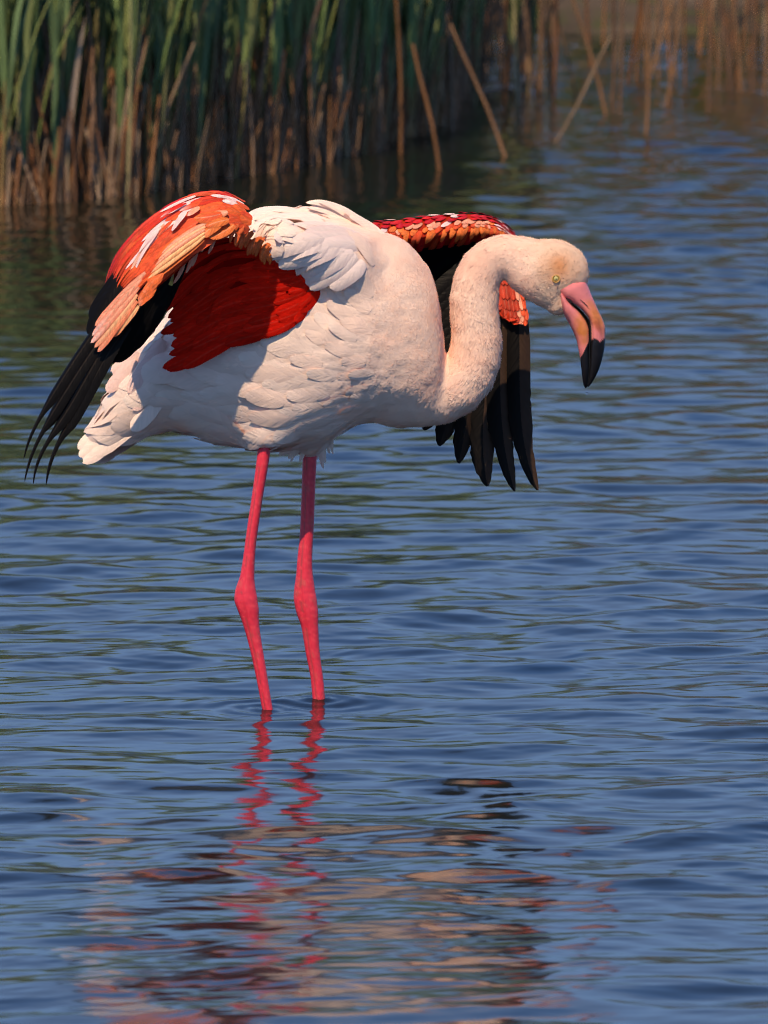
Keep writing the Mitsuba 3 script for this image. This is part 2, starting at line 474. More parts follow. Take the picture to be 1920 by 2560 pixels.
for i in range(3600):    # last year's broken stems that crowd the foot of the clump
    x = rr.uniform(-1.1, 0.24)
    y = float(front(x)) + 0.03 + 1.6 * rr.random() ** 1.4
    st, _ = stem_parts(x, y, rr.uniform(0.05, 0.15) + 0.2 * rr.random() ** 2.5, rr.uniform(0.0024, 0.0050), np.array(rr.choice(TANS)) * rr.uniform(0.55, 1.2), np.array(rr.choice(TANS)) * rr.uniform(0.55, 1.2), (rr.gauss(0, 0.12), rr.gauss(0, 0.1)), n=4, sides=5)
    mass.append(st)
m = join(mass)
add('reed_bed', plain(m), 'mat_reed', True, m[2], label='dense green reeds filling the depth behind the front stalks at the left', kind='stuff')
labels['reed_bed']['category'] = 'reeds'

SPARSE = [  # foot (px, py), upper point (px, py), radius, colour, label
    (1262, 290, 1264, -300, .0062, 1, 'orange brown reed stem standing upright left of the pale lying stalk'),
    (1350, 262, 1344, -300, .0075, 0, 'thick pinkish tan reed stem, upright, at the right end of the lying stalk'),
    (1383, 227, 1396, -150, .0060, 4, 'reddish reed stem close behind the thick tan one, tilting right'),
    (1515, 290, 1420, -60, .0066, 0, 'tan reed stem leaning to the left across another leaning stalk'),
    (1386, 362, 1532, 90, .0052, 3, 'thin grey stalk leaning far to the right above the open water'),
    (1532, 282, 1530, -300, .0066, 2, 'dark reed stem, left one of an upright pair right of the crossing stalks'),
    (1549, 284, 1556, -300, .0060, 2, 'dark reed stem, right one of an upright pair right of the crossing stalks'),
    (1616, 332, 1624, -200, .0068, 0, 'lone straight tan reed stem reaching lowest into the open water at the right'),
    (1664, 266, 1716, -80, .0064, 0, 'tan reed stem tilting right, next right of the lone straight one'),
    (1770, 280, 1766, -300, .0060, 2, 'faint brown upright stem between the tilting stem and the right hand bunch'),
    (1825, 228, 1786, -100, .0068, 2, 'brown stem leaning left, leftmost of the bunch at the right edge'),
    (1852, 226, 1822, -100, .0066, 0, 'tan stem leaning left, second of the bunch at the right edge'),
    (1880, 228, 1882, -100, .0058, 2, 'upright brown stem, third of the bunch at the right edge'),
    (1910, 234, 1920, -100, .0060, 0, 'upright tan stem, last of the bunch at the right edge'),
    (1262, 392, 1130, 60, .0062, 0, 'tan reed stem leaning left out of the edge of the clump over open water'),
    (1098, 425, 1036, 110, .0066, 1, 'orange tan stem leaning left at the foremost corner of the clump'),
    (1165, 160, 1290, -40, .0064, 0, 'tan stem leaning right at the top between clump and open stems'),
    (905, 300, 1040, 60, .0058, 3, 'pale grey dead stalk leaning right across the front of the clump'),
    (1002, 385, 985, -200, .0056, 1, 'upright orange stem at the right end of the dense clump'),
    (1130, 330, 1108, -200, .0056, 3, 'upright pale stem right of the orange ones where the clump ends'),
]
for (bx, by, ux, uy, r, ci, lab) in SPARSE:
    x, y = on_ground(bx, by)
    p0 = np.array([x, y, 0.0])
    p1 = at_depth(ux, uy, y + 0.03)
    d = (p1 - p0)
    t = np.linspace(-0.18 / max(d[2], 0.05), 1, 9)
    P = p0 + t[:, None] * d + np.stack([0.004 * np.sin(t * 5), 0.004 * np.cos(t * 4), 0 * t], -1)
    c = np.array(TANS[ci]) * rr.uniform(0.45, 0.65)
    st = tube(P, 0.72 * r * (1 - 0.2 * np.linspace(0, 1, 9)) * np.array([rr.uniform(0.92, 1.1) for _ in t]), 8, c, c * rr.uniform(0.8, 1.1))
    key = numbered('dry_reed')
    labels[key] = {'label': lab, 'category': 'reed'}
    add(key, plain(st), 'mat_reed', True, st[2])
for i in range(56):
    bx = rr.uniform(1150, 1960)
    x, y = on_ground(bx, rr.uniform(100, 262) if bx < 1750 else rr.uniform(82, 240))
    c = np.array(rr.choice(TANS)) * rr.uniform(0.45, 0.9)
    st, _ = stem_parts(x, y, rr.uniform(0.3, 1.1), rr.uniform(0.0024, 0.0046), c, c * 0.9, (rr.gauss(0, 0.10), rr.gauss(0, 0.05)))
    key = numbered('thin_reed')
    labels[key] = {'label': 'thin dry reed stem standing behind the thicker ones in the open water at the right', 'category': 'reed', 'group': 'thin stems in the open water'}
    add(key, plain(st), 'mat_reed', True, st[2])
p0, p1 = np.array([*on_ground(1201, 234), 0.004]), np.array([*on_ground(1352, 208), 0.012])
st = tube(p0 + np.linspace(0, 1, 6)[:, None] * (p1 - p0), [0.0045] * 6, 7, np.array(TANS[3]) * 0.9)
add('fallen_reed', plain(st), 'mat_reed', True, st[2])
labels['fallen_reed'] = {'label': 'pale dead reed stalk lying nearly flat on the water among the open stems', 'category': 'reed'}
# the reed belt on the bank behind, seen in the water's mirror
mass = []
for i in range(720):
    x = rr.uniform(-0.3, 6.5)
    y = on_ground(1500, 75)[1] + 1.8 + 2.5 * rr.random()
    st, low, high = reed(x, y, rr.uniform(1.2, 1.9), rr.random() < 0.8, (0.52, 0.55, 0.28))
    mass += [st] + low + high
m = join(mass)
m = (m[0] + np.array([0, 0, 0.25]), *m[1:])
add('bank_reeds', plain(m), 'mat_reed', True, m[2], label='belt of green reeds on the bank beyond the open water', kind='stuff')
labels['bank_reeds']['category'] = 'reeds'

# ------------------------------------------------------------------ the flamingo: body
labels['flamingo'] = {'label': 'pale pink flamingo wading with half spread red and black wings, neck bent, head lowered', 'category': 'flamingo'}
WHITE, PEACH, PINK = np.array([0.86, 0.69, 0.58]), np.array([0.85, 0.615, 0.48]), np.array([0.80, 0.57, 0.50])
ORANGE, REDORANGE, RED, CRIMSON = np.array([0.74, 0.165, 0.030]), np.array([0.66, 0.075, 0.018]), np.array([0.58, 0.010, 0.006]), np.array([0.46, 0.006, 0.008])
SALMON, CREAM, BLUSH = np.array([0.78, 0.32, 0.20]), np.array([0.80, 0.46, 0.20]), np.array([0.82, 0.58, 0.55])
BLACK, BROWN = np.array([0.004, 0.0035, 0.0035]), np.array([0.040, 0.024, 0.016])

ST = np.array([  # torso stations: px, top, bottom, half depth
    [330, 985, 1050, 26], [380, 880, 1058, 70], [420, 800, 1066, 105], [470, 716, 1080, 140], [530, 634, 1100, 172], [600, 568, 1116, 200],
    [700, 534, 1122, 222], [800, 534, 1110, 226], [880, 553, 1066, 212], [960, 582, 1042, 186], [1010, 603, 1046, 166],
    [1050, 642, 1047, 146], [1080, 690, 1043, 122], [1097, 750, 1034, 98], [1106, 820, 1015, 76], [1112, 880, 985, 50], [1116, 925, 950, 20]], float)


def sheared(a):
    return PchipInterpolator(ST[:, 0], ST[:, a])


top_f, bot_f, hw_f = sheared(1), sheared(2), sheared(3)


def smin(a, b, k):
    h = np.clip(0.5 + 0.5 * (b - a) / k, 0, 1)
    return b * (1 - h) + a * h - k * h * (1 - h)


def capsule(p, a, b, ra, rb, squash=1.0):
    q = p - a
    d = b - a
    t = np.clip((q @ d) / (d @ d), 0, 1)
    w = q - t[..., None] * d
    w = w * np.array([1, 1 / squash, 1], np.float32)
    return np.sqrt((w * w).sum(-1)) - (ra + (rb - ra) * t)


def ellipsoid(p, c, r, tilt=0.0):
    q = p - np.array(c, np.float32)
    ca, sa = math.cos(tilt), math.sin(tilt)
    x, z = q[..., 0] * ca + q[..., 2] * sa, -q[..., 0] * sa + q[..., 2] * ca
    k = np.sqrt((x / r[0]) ** 2 + (q[..., 1] / r[1]) ** 2 + (z / r[2]) ** 2)
    return (k - 1) * min(r)


# bird space: px to the right, depth px away, -py up
NECK = [(930, 930, 116), (1000, 965, 96), (1050, 978, 82), (1098, 981, 77), (1140, 966, 70), (1170, 935, 65), (1186, 895, 62), (1191, 850, 60.5), (1187, 800, 58.5),
        (1185, 750, 57.5), (1191, 708, 55), (1206, 672, 52), (1230, 648, 49.5), (1262, 640, 49), (1296, 645, 52)]


def body_field(p):
    x, d, z = p[..., 0], p[..., 1], p[..., 2]
    xc = np.clip(x, ST[0, 0], ST[-1, 0])
    top, bot, hw = -top_f(xc), -bot_f(xc), hw_f(xc)
    rv, vc = (top - bot) / 2, (top + bot) / 2
    over = np.maximum(np.maximum(ST[0, 0] - x, x - ST[-1, 0]), 0)
    q = (np.abs((z - vc) / rv) ** 2.15 + np.abs(d / hw) ** 2.15) ** (1 / 2.15)
    f = (q - 1) * np.minimum(rv, hw) * 0.9 + over
    for (a, b) in zip(NECK[:-1], NECK[1:]):
        f = smin(f, capsule(p, np.array([a[0], 0, -a[1]], np.float32), np.array([b[0], 0, -b[1]], np.float32), a[2], b[2], 0.92), 14 if a[0] > 1040 else 30)
    head = ellipsoid(p, (1382, 0, -674), (88, 58, 76), -0.22)
    head = smin(head, capsule(p, np.array([1312, 0, -655], np.float32), np.array([1350, 0, -676], np.float32), 56, 70, 0.85), 16)
    head = smin(head, capsule(p, np.array([1328, 0, -680], np.float32), np.array([1394, 0, -753], np.float32), 62, 35, 0.85), 26)
    head = smin(head, capsule(p, np.array([1440, 0, -680], np.float32), np.array([1446, 0, -690], np.float32), 27, 22, 1.0), 16)
    f = smin(f, head, 14)
    for s in (-1, 1):      # upper arms with their scapulars, thighs
        f = smin(f, capsule(p, np.array([850, s * 140, -655], np.float32), np.array([700 if s < 0 else 760, s * 270, -596], np.float32), 88, 54), 44)
    f = smin(f, capsule(p, np.array([690, -110, -1010], np.float32), np.array([664, -126, -1072], np.float32), 80, 36), 50)
    f = smin(f, capsule(p, np.array([800, 100, -1010], np.float32), np.array([778, 62, -1112], np.float32), 80, 30), 40)
    for (a, b) in zip(TAIL[:-1], TAIL[1:]):
        f = smin(f, capsule(p, np.array([a[0], 0, -a[1]], np.float32), np.array([b[0], 0, -b[1]], np.float32), a[2], b[2], 1.25), 30)
    return f


TAIL = [(430, 940, 110), (360, 1000, 74), (310, 1042, 50), (262, 1085, 26), (226, 1120, 9)]


def surface_nets(field, lo, hi, step):
    ax = [np.arange(l, h + step, step, dtype=np.float32) for l, h in zip(lo, hi)]
    n = [len(a) for a in ax]
    F = np.empty(n, np.float32)
    for i in range(0, n[0], 16):
        g = np.stack(np.meshgrid(ax[0][i:i + 16], ax[1], ax[2], indexing='ij'), -1)
        F[i:i + 16] = field(g)
    ins = F < 0
    acc, cnt = np.zeros([m - 1 for m in n] + [3], np.float32), np.zeros([m - 1 for m in n], np.float32)
    faces_raw = []
    sl = lambda o, m: slice(o, m - 1 + o)
    for axis_ in range(3):
        o = [x for x in range(3) if x != axis_]
        for u in (0, 1):
            for w in (0, 1):
                i0 = [sl(0, m) for m in n]
                i0[o[0]], i0[o[1]] = sl(u, n[o[0]]), sl(w, n[o[1]])
                i1 = list(i0)
                i1[axis_] = sl(1, n[axis_])
                f0, f1 = F[tuple(i0)], F[tuple(i1)]
                c = (f0 < 0) != (f1 < 0)
                t = np.where(c, f0 / np.where(c, f0 - f1, 1), 0)
                q = np.zeros(list(c.shape) + [3], np.float32)
                q[..., axis_], q[..., o[0]], q[..., o[1]] = t, u, w
                acc += q * c[..., None]
                cnt += c
    has = cnt > 0
    idx = -np.ones(has.shape, np.int64)
    idx[has] = np.arange(has.sum())
    cell = np.argwhere(has)
    V = np.array(lo) + (cell + acc[has] / cnt[has][:, None]) * step
    for axis_ in range(3):
        o1, o2 = (axis_ + 1) % 3, (axis_ + 2) % 3
        a, b = [slice(None)] * 3, [slice(None)] * 3
        a[axis_], b[axis_] = slice(0, -1), slice(1, None)
        cross_ = ins[tuple(a)] != ins[tuple(b)]
        for e_ in np.argwhere(cross_):
            if e_[o1] == 0 or e_[o2] == 0 or e_[o1] >= n[o1] - 1 or e_[o2] >= n[o2] - 1:
                continue
            c = []
            for (u, w) in ((-1, -1), (0, -1), (0, 0), (-1, 0)):
                k = e_.copy()
                k[o1] += u; k[o2] += w
                c.append(idx[tuple(k)])
            faces_raw.append(c if ins[tuple(e_)] else c[::-1])
    return V, np.array(faces_raw)


bv, bf = surface_nets(body_field, (170, -350, -1210), (1500, 350, -480), 6.0)
bm = trimesh.Trimesh(bv, quads_to_tris(bf), process=False)
trimesh.smoothing.filter_taubin(bm, iterations=8)
bird_v = np.array(bm.vertices)


def bird_to_world(p):
    """Bird space (px, depth px, -py) of the middle plane to metres; no slant with depth."""
    p = np.asarray(p, float)
    return np.stack([(p[..., 0] - 960) * S, p[..., 1] * S, AIM_Z + (1280 + p[..., 2]) * S / CP], -1)


bw = bird_to_world(bird_v)
bmw = trimesh.Trimesh(bw, bm.faces, process=False)
bn = np.array(bmw.vertex_normals)
# soft clumps in the plumage
cl = meshkit.fbm(bw * 55, 3, 4) - 0.5
on_neck = np.clip((bird_v[:, 0] - 960) / 120, 0, 1)
bw = bw + bn * (cl * (0.0045 - 0.002 * on_neck))[:, None]


def body_colour(q):
    """Pigment at bird-space points: whiter back and tail, peach neck and breast, an orange patch before and above the eye."""
    x, y = q[:, 0], -q[:, 2]
    k = np.clip((x - 820) / 280, 0, 1)[:, None]
    c = WHITE * (1 - k) + PEACH * k
    hd = np.clip((x - 1310) / 50, 0, 1)[:, None]
    c = c * (1 - hd) + np.array([0.74, 0.55, 0.41]) * hd
    blot = meshkit.fbm(np.stack([x, q[:, 1], y], -1) / 60.0, 3, 21)
    b = np.clip((blot - 0.40) / 0.34, 0, 1)[:, None] * (0.16 + 0.30 * k) * (1 - 0.8 * hd)
    c = c * (1 - b) + np.array([0.80, 0.46, 0.33]) * b
    d = np.sqrt(((x - 1394) / 52) ** 2 + ((y - 668) / 46) ** 2)
    r = np.sqrt(((x - 1398) / 30) ** 2 + ((y - 660) / 30) ** 2)
    e_ = (np.clip(1.2 - d, 0, 1) * 0.85 + 0.5 * np.clip(1 - r, 0, 1))[:, None] * (0.8 + 0.5 * (blot[:, None] - 0.4))
    e_ = np.clip(e_, 0, 1) ** 1.0 * 0.9
    return np.clip(c * (1 - e_) + np.array([0.62, 0.25, 0.08]) * e_, 0, 1)


bc = body_colour(bird_v)
add('flamingo__body', (bw, np.array(bm.faces)), 'mat_body', True, None, bc)
bmw = trimesh.Trimesh(bw, bm.faces, process=False)
bn = np.array(bmw.vertex_normals)
tree = cKDTree(bw)


def on_body(p, k=5):
    dd, ii = tree.query(p, k=k)
    w = 1 / (dd + 1e-4)
    w /= w.sum(-1, keepdims=True)
    n = unit((bn[ii] * w[..., None]).sum(-2))
    q = (bw[ii] * w[..., None]).sum(-2)
    return p + n * ((q - p) * n).sum(-1, keepdims=True), n


def add_soft(key, fm, mat, soft):
    """A downy feather: its normals lean towards those of the plumage that it melts into."""
    v, f, uv = fm
    n = meshkit.arrays((v, f), True)[2]
    nb = on_body(v)[1]
    n = n * np.sign((n * nb).sum(-1, keepdims=True) + 1e-9)
    path = meshkit.write_ply((v, f), False, uv, None, normals=unit((1 - soft) * n + soft * nb))
    scene[key] = {'type': 'ply', 'filename': path, 'face_normals': False, 'bsdf': {'type': 'ref', 'id': mat}}


fr = bn @ CAM_N > 0.05
fpix = np.stack([bw[fr, 0] / S + 960, 1280 - ((bw[fr, 2] - AIM_Z) * CP + bw[fr, 1] * SP) / S], -1)
ftree, fdep = cKDTree(fpix), bw[fr, 1] / S


def front_depth(px, py):
    """Depth (px) of the plumage's near surface where it shows at (px, py)."""
    d_, i_ = ftree.query((px, py), k=12)
    near = fdep[i_][d_ < d_[0] + 8]
    return np.median(near[near < near.min() + 25])


JOINT = bird_to_world((1105, 0, -950))
rf = np.random.default_rng(3)
ry = random.Random(8)


def flow(p, n):
    """The way the plumage lies: away from the neck's root; down along the neck; backwards over head and tail."""
    q = p - JOINT
    q = q * np.array([1, 0.35, 1])
    return unit(q - n * (q * n).sum(-1, keepdims=True))


def contour_feather(p, n, length, width, lift, colour, tipc, wob=0.15, **kw):
    d = flow(p, n)
    s = np.cross(n, d)
    d = unit(d + s * ry.gauss(0, wob))
    P, N = [], []
    k = 5
    for i in range(k):
        q, nn = on_body(p[None])
        q, nn = q[0], nn[0]
        t = i / (k - 1)
        P.append(q + nn * (0.0008 + lift * t ** 1.3)); N.append(nn)
        d = unit(d - nn * (d @ nn))
        p = q + d * length * S / (k - 1)
    return feather_mesh(np.array(P), np.array(N), width, colour, tipc, rng=ry, **kw)


area = bmw.area_faces
fc = bmw.triangles_center
fpx = np.stack([fc[:, 0] / S + 960, 1280 - (fc[:, 2] - AIM_Z) / S * CP], -1)
torso = (fpx[:, 0] < 935) & (fpx[:, 0] > 300)


def spread(mask, gap, seed, most=100000):
    r = np.random.default_rng(seed)
    idx = np.nonzero(mask)[0]
    idx = r.choice(idx, size=min(len(idx), 40 * most, 60000), replace=False, p=area[idx] / area[idx].sum())
    out, kept = [], []
    for i in idx:
        p = fc[i]
        if kept and np.min(np.sum((np.array(kept) - p) ** 2, 1)) < gap ** 2:
            continue
        kept.append(p); out.append(i)
        if len(out) >= most:
            break
    return out


def lay_contour(key, idx, stuff=False):
    parts = []
    order = sorted(idx, key=lambda i: -np.linalg.norm((fc[i] - JOINT) * np.array([1, 0.5, 1])))
    for i in order:
        p, n = fc[i], bmw.face_normals[i]
        dist = np.linalg.norm((p - JOINT)[[0, 2]]) / S
        L = np.interp(dist, [120, 250, 500, 800], [50, 90, 150, 165]) * ry.uniform(0.75, 1.25)
        W = L * ry.uniform(0.34, 0.5)
        q = np.array([[fpx[i, 0], p[1] / S, -fpx[i, 1]]])
        c = body_colour(q)[0] * ry.uniform(0.94, 1.05)
        fm = contour_feather(p, n, L, W, ry.uniform(0.0014, 0.0062) * min(1, dist / 330), c, np.minimum(c * np.array([1.02, 1.05, 1.08]), 0.86), nu=10, nv=5, tip=0.55, camber=0.16, rag=0.06, tone=0.05)
        if stuff:
            parts.append(fm)
        else:
            add_soft(numbered(key), fm, 'mat_feather', 0.5)
    if stuff:
        m_ = join(parts)
        add(key, plain(m_), 'mat_feather', True, m_[2], kind='stuff')


scap_zone = (fpx[:, 0] > 640) & (fpx[:, 0] < 880) & (fpx[:, 1] > 545) & (fpx[:, 1] < 700) & (bmw.face_normals[:, 1] < 0)
torso &= ~scap_zone
near_side = torso & (bmw.face_normals[:, 1] < 0.35)
lay_contour('flamingo__body__feather', spread(near_side, 0.0185, 1, 290))
lay_contour('flamingo__body__far_feathers', spread(torso & ~near_side, 0.022, 2, 220), True)

# fine down on neck, breast and head: small flakes that fray the outline
idx = np.nonzero((fpx[:, 0] > 930) & (fpx[:, 0] < 1475))[0]
keep = rf.choice(idx, size=34000, p=area[idx] / area[idx].sum())
P0 = fc[keep] + rf.normal(size=(len(keep), 3)) * 0.0012
P0, N0 = on_body(P0)
qb = np.stack([P0[:, 0] / S + 960, P0[:, 1] / S, -(1280 - (P0[:, 2] - AIM_Z) / S * CP)], -1)
neck_p = np.array([(a[0], 0, -a[1]) for a in NECK] + [(1340, 0, -660), (1380, 0, -680), (1440, 0, -700)], float)
nk = cKDTree(neck_p).query(qb)[1]
tang = np.gradient(neck_p, axis=0)[nk] * -1.0                    # from the head down the neck
tang = np.stack([tang[:, 0], tang[:, 1], tang[:, 2]], -1)
headm = (qb[:, 0] > 1300)[:, None]
dirs = np.where((qb[:, 0] > 1120)[:, None], tang, flow(P0, N0))
dirs = unit(dirs - N0 * (dirs * N0).sum(-1, keepdims=True)) + rf.normal(size=P0.shape) * 0.35
dirs = unit(dirs - N0 * (dirs * N0).sum(-1, keepdims=True))
sd = np.cross(N0, dirs)
Lf = (np.where(headm[:, 0], 0.0034, 0.0052) * rf.uniform(0.7, 1.3, len(P0)))[:, None]
Wf = Lf * 0.26
breast = (qb[:, 0] < 1125)[:, None]
up_ = rf.uniform(0.02, 1.0, (len(P0), 1)) * np.where(headm, 0.55, np.where(breast, 0.10, 0.26))
quad = np.stack([P0 - sd * Wf * 0.5 - N0 * 0.0004, P0 + sd * Wf * 0.5 - N0 * 0.0004, P0 + (dirs + N0 * up_ * 0.6) * Lf * 0.6 + sd * Wf * 0.55, P0 + (dirs + N0 * up_) * Lf,
                 P0 + (dirs + N0 * up_ * 0.6) * Lf * 0.6 - sd * Wf * 0.55], 1)
k_ = np.arange(len(P0))[:, None] * 5
fl = np.vstack([k_ + [0, 1, 2], k_ + [0, 2, 4], k_ + [4, 2, 3]])
fn = unit(N0 + np.where(headm, 0.24, np.where(breast, 0.06, 0.11)) * rf.normal(size=N0.shape) - dirs * 0.06)
col = np.repeat((body_colour(qb) * (1 + np.where(headm, 0.09, 0.04) * rf.uniform(-1, 0.9, (len(P0), 1))))[:, None], 5, 1).reshape(-1, 3)
path = meshkit.write_ply((quad.reshape(-1, 3), fl), False, None, np.clip(col, 0, 1), normals=np.repeat(fn[:, None], 5, 1).reshape(-1, 3))
scene['flamingo__body__down'] = {'type': 'ply', 'filename': path, 'face_normals': False, 'bsdf': {'type': 'ref', 'id': 'mat_down'}}
labels['flamingo__body__down'] = {'kind': 'stuff'}


# scapulars and the tufts on the back
def scap(pts, w, c=WHITE, off=(6, 26), **kw):
    P = np.array([B(px, py, front_depth(px, py) - off[0] - (off[1] - off[0]) * i / (len(pts) - 1)) for i, (px, py) in enumerate(pts)])
    N = np.array([unit(on_body(P[[0, -1]])[1][k] + CAM_N * 0.8) for k in (0, 1)])
    fm = feather_mesh(P, N, w, c, np.minimum(c * 1.04, 0.86), BLUSH * 0.35 + c * 0.65, nu=14, nv=7, tip=0.28, camber=0.22, rng=ry, rag=0.04, tone=0.05, shaft=0.05, **kw)
    put_feather('flamingo__body__scapular', fm)


LIL = np.array([0.80, 0.70, 0.68])
for pts, w in (
        ([(760, 536), (690, 526), (620, 536)], 34), ([(790, 545), (710, 536), (622, 556)], 40), ([(810, 552), (720, 548), (630, 574)], 40), ([(830, 560), (740, 560), (640, 588)], 42), ([(846, 568), (770, 566), (664, 598)], 44), ([(850, 576), (780, 576), (690, 606)], 44),
        ([(836, 640), (768, 648), (700, 676)], 50), ([(830, 596), (742, 618), (650, 650)], 44), ([(838, 602), (756, 626), (655, 664)], 48), ([(850, 610), (770, 638), (676, 684)], 48), ([(862, 616), (784, 648), (690, 698)], 48),
        ([(874, 626), (806, 660), (722, 714)], 48), ([(884, 634), (826, 668), (746, 724)], 46), ([(894, 646), (846, 680), (776, 730)], 44),
        ([(912, 660), (880, 690), (826, 726)], 42), ([(900, 594), (840, 586), (760, 602)], 44), ([(905, 606), (850, 600), (776, 620)], 44), ([(910, 620), (860, 616), (796, 636)], 44)):
    scap(pts, w * ry.uniform(0.95, 1.1), (WHITE * 0.6 + LIL * 0.4) * ry.uniform(0.96, 1.03))
for pts, w in (([(915, 566), (850, 524), (800, 508), (764, 510)], 26), ([(930, 574), (868, 534), (826, 514), (796, 506)], 24), ([(950, 584), (900, 550), (872, 534), (856, 528)], 20), ([(900, 566), (840, 534), (800, 522), (770, 522)], 30),
               ([(960, 590), (916, 562), (890, 548), (872, 544)], 26), ([(880, 560), (820, 538), (780, 530), (740, 530)], 34), ([(940, 590), (890, 566), (850, 550), (816, 545)], 34)):
    hand_feather('flamingo__body__back_tuft', [(a, b, -34 - 8 * i) for i, (a, b) in enumerate(pts)], w, WHITE * 1.02, normal=(-0.2, -0.8, 0.6), nu=12, tip=0.75, rng=ry, rag=0.12, camber=0.2)


# tail
for i, (pts, w, c, d) in enumerate((
        ([(330, 1000), (262, 1070), (193, 1122)], 46, WHITE * 1.03, -40), ([(330, 1010), (270, 1080), (196, 1142)], 44, WHITE * 1.02, -50), ([(335, 1020), (280, 1092), (207, 1158)], 44, WHITE, -58),
        ([(350, 960), (285, 1020), (243, 1060)], 34, BLUSH, -50), ([(340, 930), (300, 985), (268, 1012)], 34, BLUSH, -60), ([(340, 900), (300, 945), (266, 980)], 40, PINK, -70),
        ([(400, 930), (330, 1010), (290, 1060)], 40, PINK, -84), ([(420, 960), (360, 1040), (330, 1078)], 50, WHITE, -110), ([(345, 880), (310, 915), (278, 930)], 44, PINK, -60),
        ([(410, 850), (360, 930), (320, 985)], 42, PINK, -110), ([(420, 890), (370, 970), (335, 1030)], 42, PINK, -112), ([(360, 1040), (300, 1090), (240, 1140)], 40, WHITE, -62))):
    hand_feather('flamingo__tail__feather', [(a, b, d + 6 * j) for j, (a, b) in enumerate(pts)], w, c, normal=(-0.25, -0.9, 0.25), nu=12, nv=6, tip=0.35, rng=ry, rag=0.14)
for i in range(16):     # loose feathers between and in front of the thighs
    x0, y0 = 708 + 8 * i + ry.uniform(-4, 4), 1095 - max(0, (i - 9)) * 4
    hand_feather('flamingo__body__loose_feather', [(x0 + 12, y0, -10 + 8 * i), (x0 + 2, y0 + 30, -8 + 8 * i), (x0 - 2 + (8 if i > 11 else -8), y0 + ry.uniform(44, 66) + (34 if i in (12, 13) else 0), -6 + 8 * i)], ry.uniform(10, 20),
                 WHITE * 0.98, nu=8, tip=0.8, rng=ry, rag=0.15)

# ------------------------------------------------------------------ legs
LEGC, LEGD = np.array([0.72, 0.034, 0.062]), np.array([0.62, 0.020, 0.050])


def leg(key, rows, d):
    rows = np.array(rows, float)
    py = np.linspace(rows[0, 1], rows[-1, 1], 150)
    cx, hw, dw = (PchipInterpolator(rows[:, 1], rows[:, k])(py) for k in (0, 2, 3))
    m_ = 28
    ang = np.arange(m_) * 2 * math.pi / m_
    ca, sa = np.cos(ang), np.sin(ang)
    groove = 1 - 0.13 * np.exp(-((ang - (math.pi + 1.12)) / 0.16) ** 2)        # the crease along the near left
    wob = 1 + 0.010 * (meshkit.fbm(np.stack(np.broadcast_arrays(ca[None] * 3, sa[None] * 3, py[:, None] / 14), -1), 3, 6) - 0.5) * 2
    x = cx[:, None] + hw[:, None] * ca * groove * wob
    y = d + dw[:, None] * sa * groove * wob
    v = bird_to_world(np.stack([x, y, -np.broadcast_to(py[:, None], x.shape)], -1))
    v[..., 2] -= d * S * SP / CP
    stain = meshkit.fbm(np.stack(np.broadcast_arrays(ca[None] * 1.6, sa[None] * 1.6, py[:, None] / 26 + d), -1), 4, 12)
    scale_ = meshkit.noise(np.stack(np.broadcast_arrays(ca[None] * 2.5, sa[None] * 2.5, py[:, None] / 5 + d), -1), 15)
    k = np.clip((stain - 0.60) / 0.1, 0, 1)[..., None]
    c = LEGC * (0.85 + 0.3 * scale_[..., None])
    pale = np.clip((scale_ - 0.62) / 0.2, 0, 1)[..., None] * 0.35
    c = c * (1 - pale) + np.array([0.74, 0.13, 0.13]) * pale
    c = c * (1 - 0.35 * k) + np.array([0.36, 0.13, 0.09]) * 0.35 * k
    line = np.exp(-((ang - (math.pi + 1.12)) / 0.13) ** 2)[None, :, None] * (meshkit.noise(np.stack([py / 20, py * 0, py * 0 + d], -1), 2) > 0.35)[:, None, None]
    c = c * (1 - 0.6 * line) + np.array([0.30, 0.06, 0.06]) * 0.6 * line
    uv = np.stack(np.broadcast_arrays(py[:, None] * 1.0, ang[None]), -1)
    add(key, (v.reshape(-1, 3), quads_to_tris(grid_faces(150, m_, True))), 'mat_leg', True, uv.reshape(-1, 2), np.clip(c.reshape(-1, 3), 0, 1))


leg('flamingo__leg', [(664, 1085, 16, 18), (662, 1116, 16, 18), (643, 1252, 14, 16), (628, 1355, 14, 16), (619, 1440, 18, 18), (615, 1476, 26, 21), (616, 1500, 29, 23), (621, 1522, 27, 22),
                      (626, 1548, 22, 19), (636, 1595, 17.5, 16), (650, 1664, 15, 15), (666, 1753, 13.5, 14), (690, 1890, 13, 14), (720, 2080, 13, 14)], -130)
leg('flamingo__leg_001', [(774, 1085, 18, 20), (774, 1121, 18, 20), (771, 1217, 17, 19), (767, 1320, 17, 18), (761, 1424, 20, 20), (761, 1472, 26, 22), (763, 1500, 29, 23), (767, 1528, 28, 23),
                          (774, 1568, 21.5, 20), (781, 1630, 18, 17), (792, 1698, 16, 16), (796, 1740, 16, 16), (812, 1890, 15, 15), (836, 2080, 15, 15)], 60)

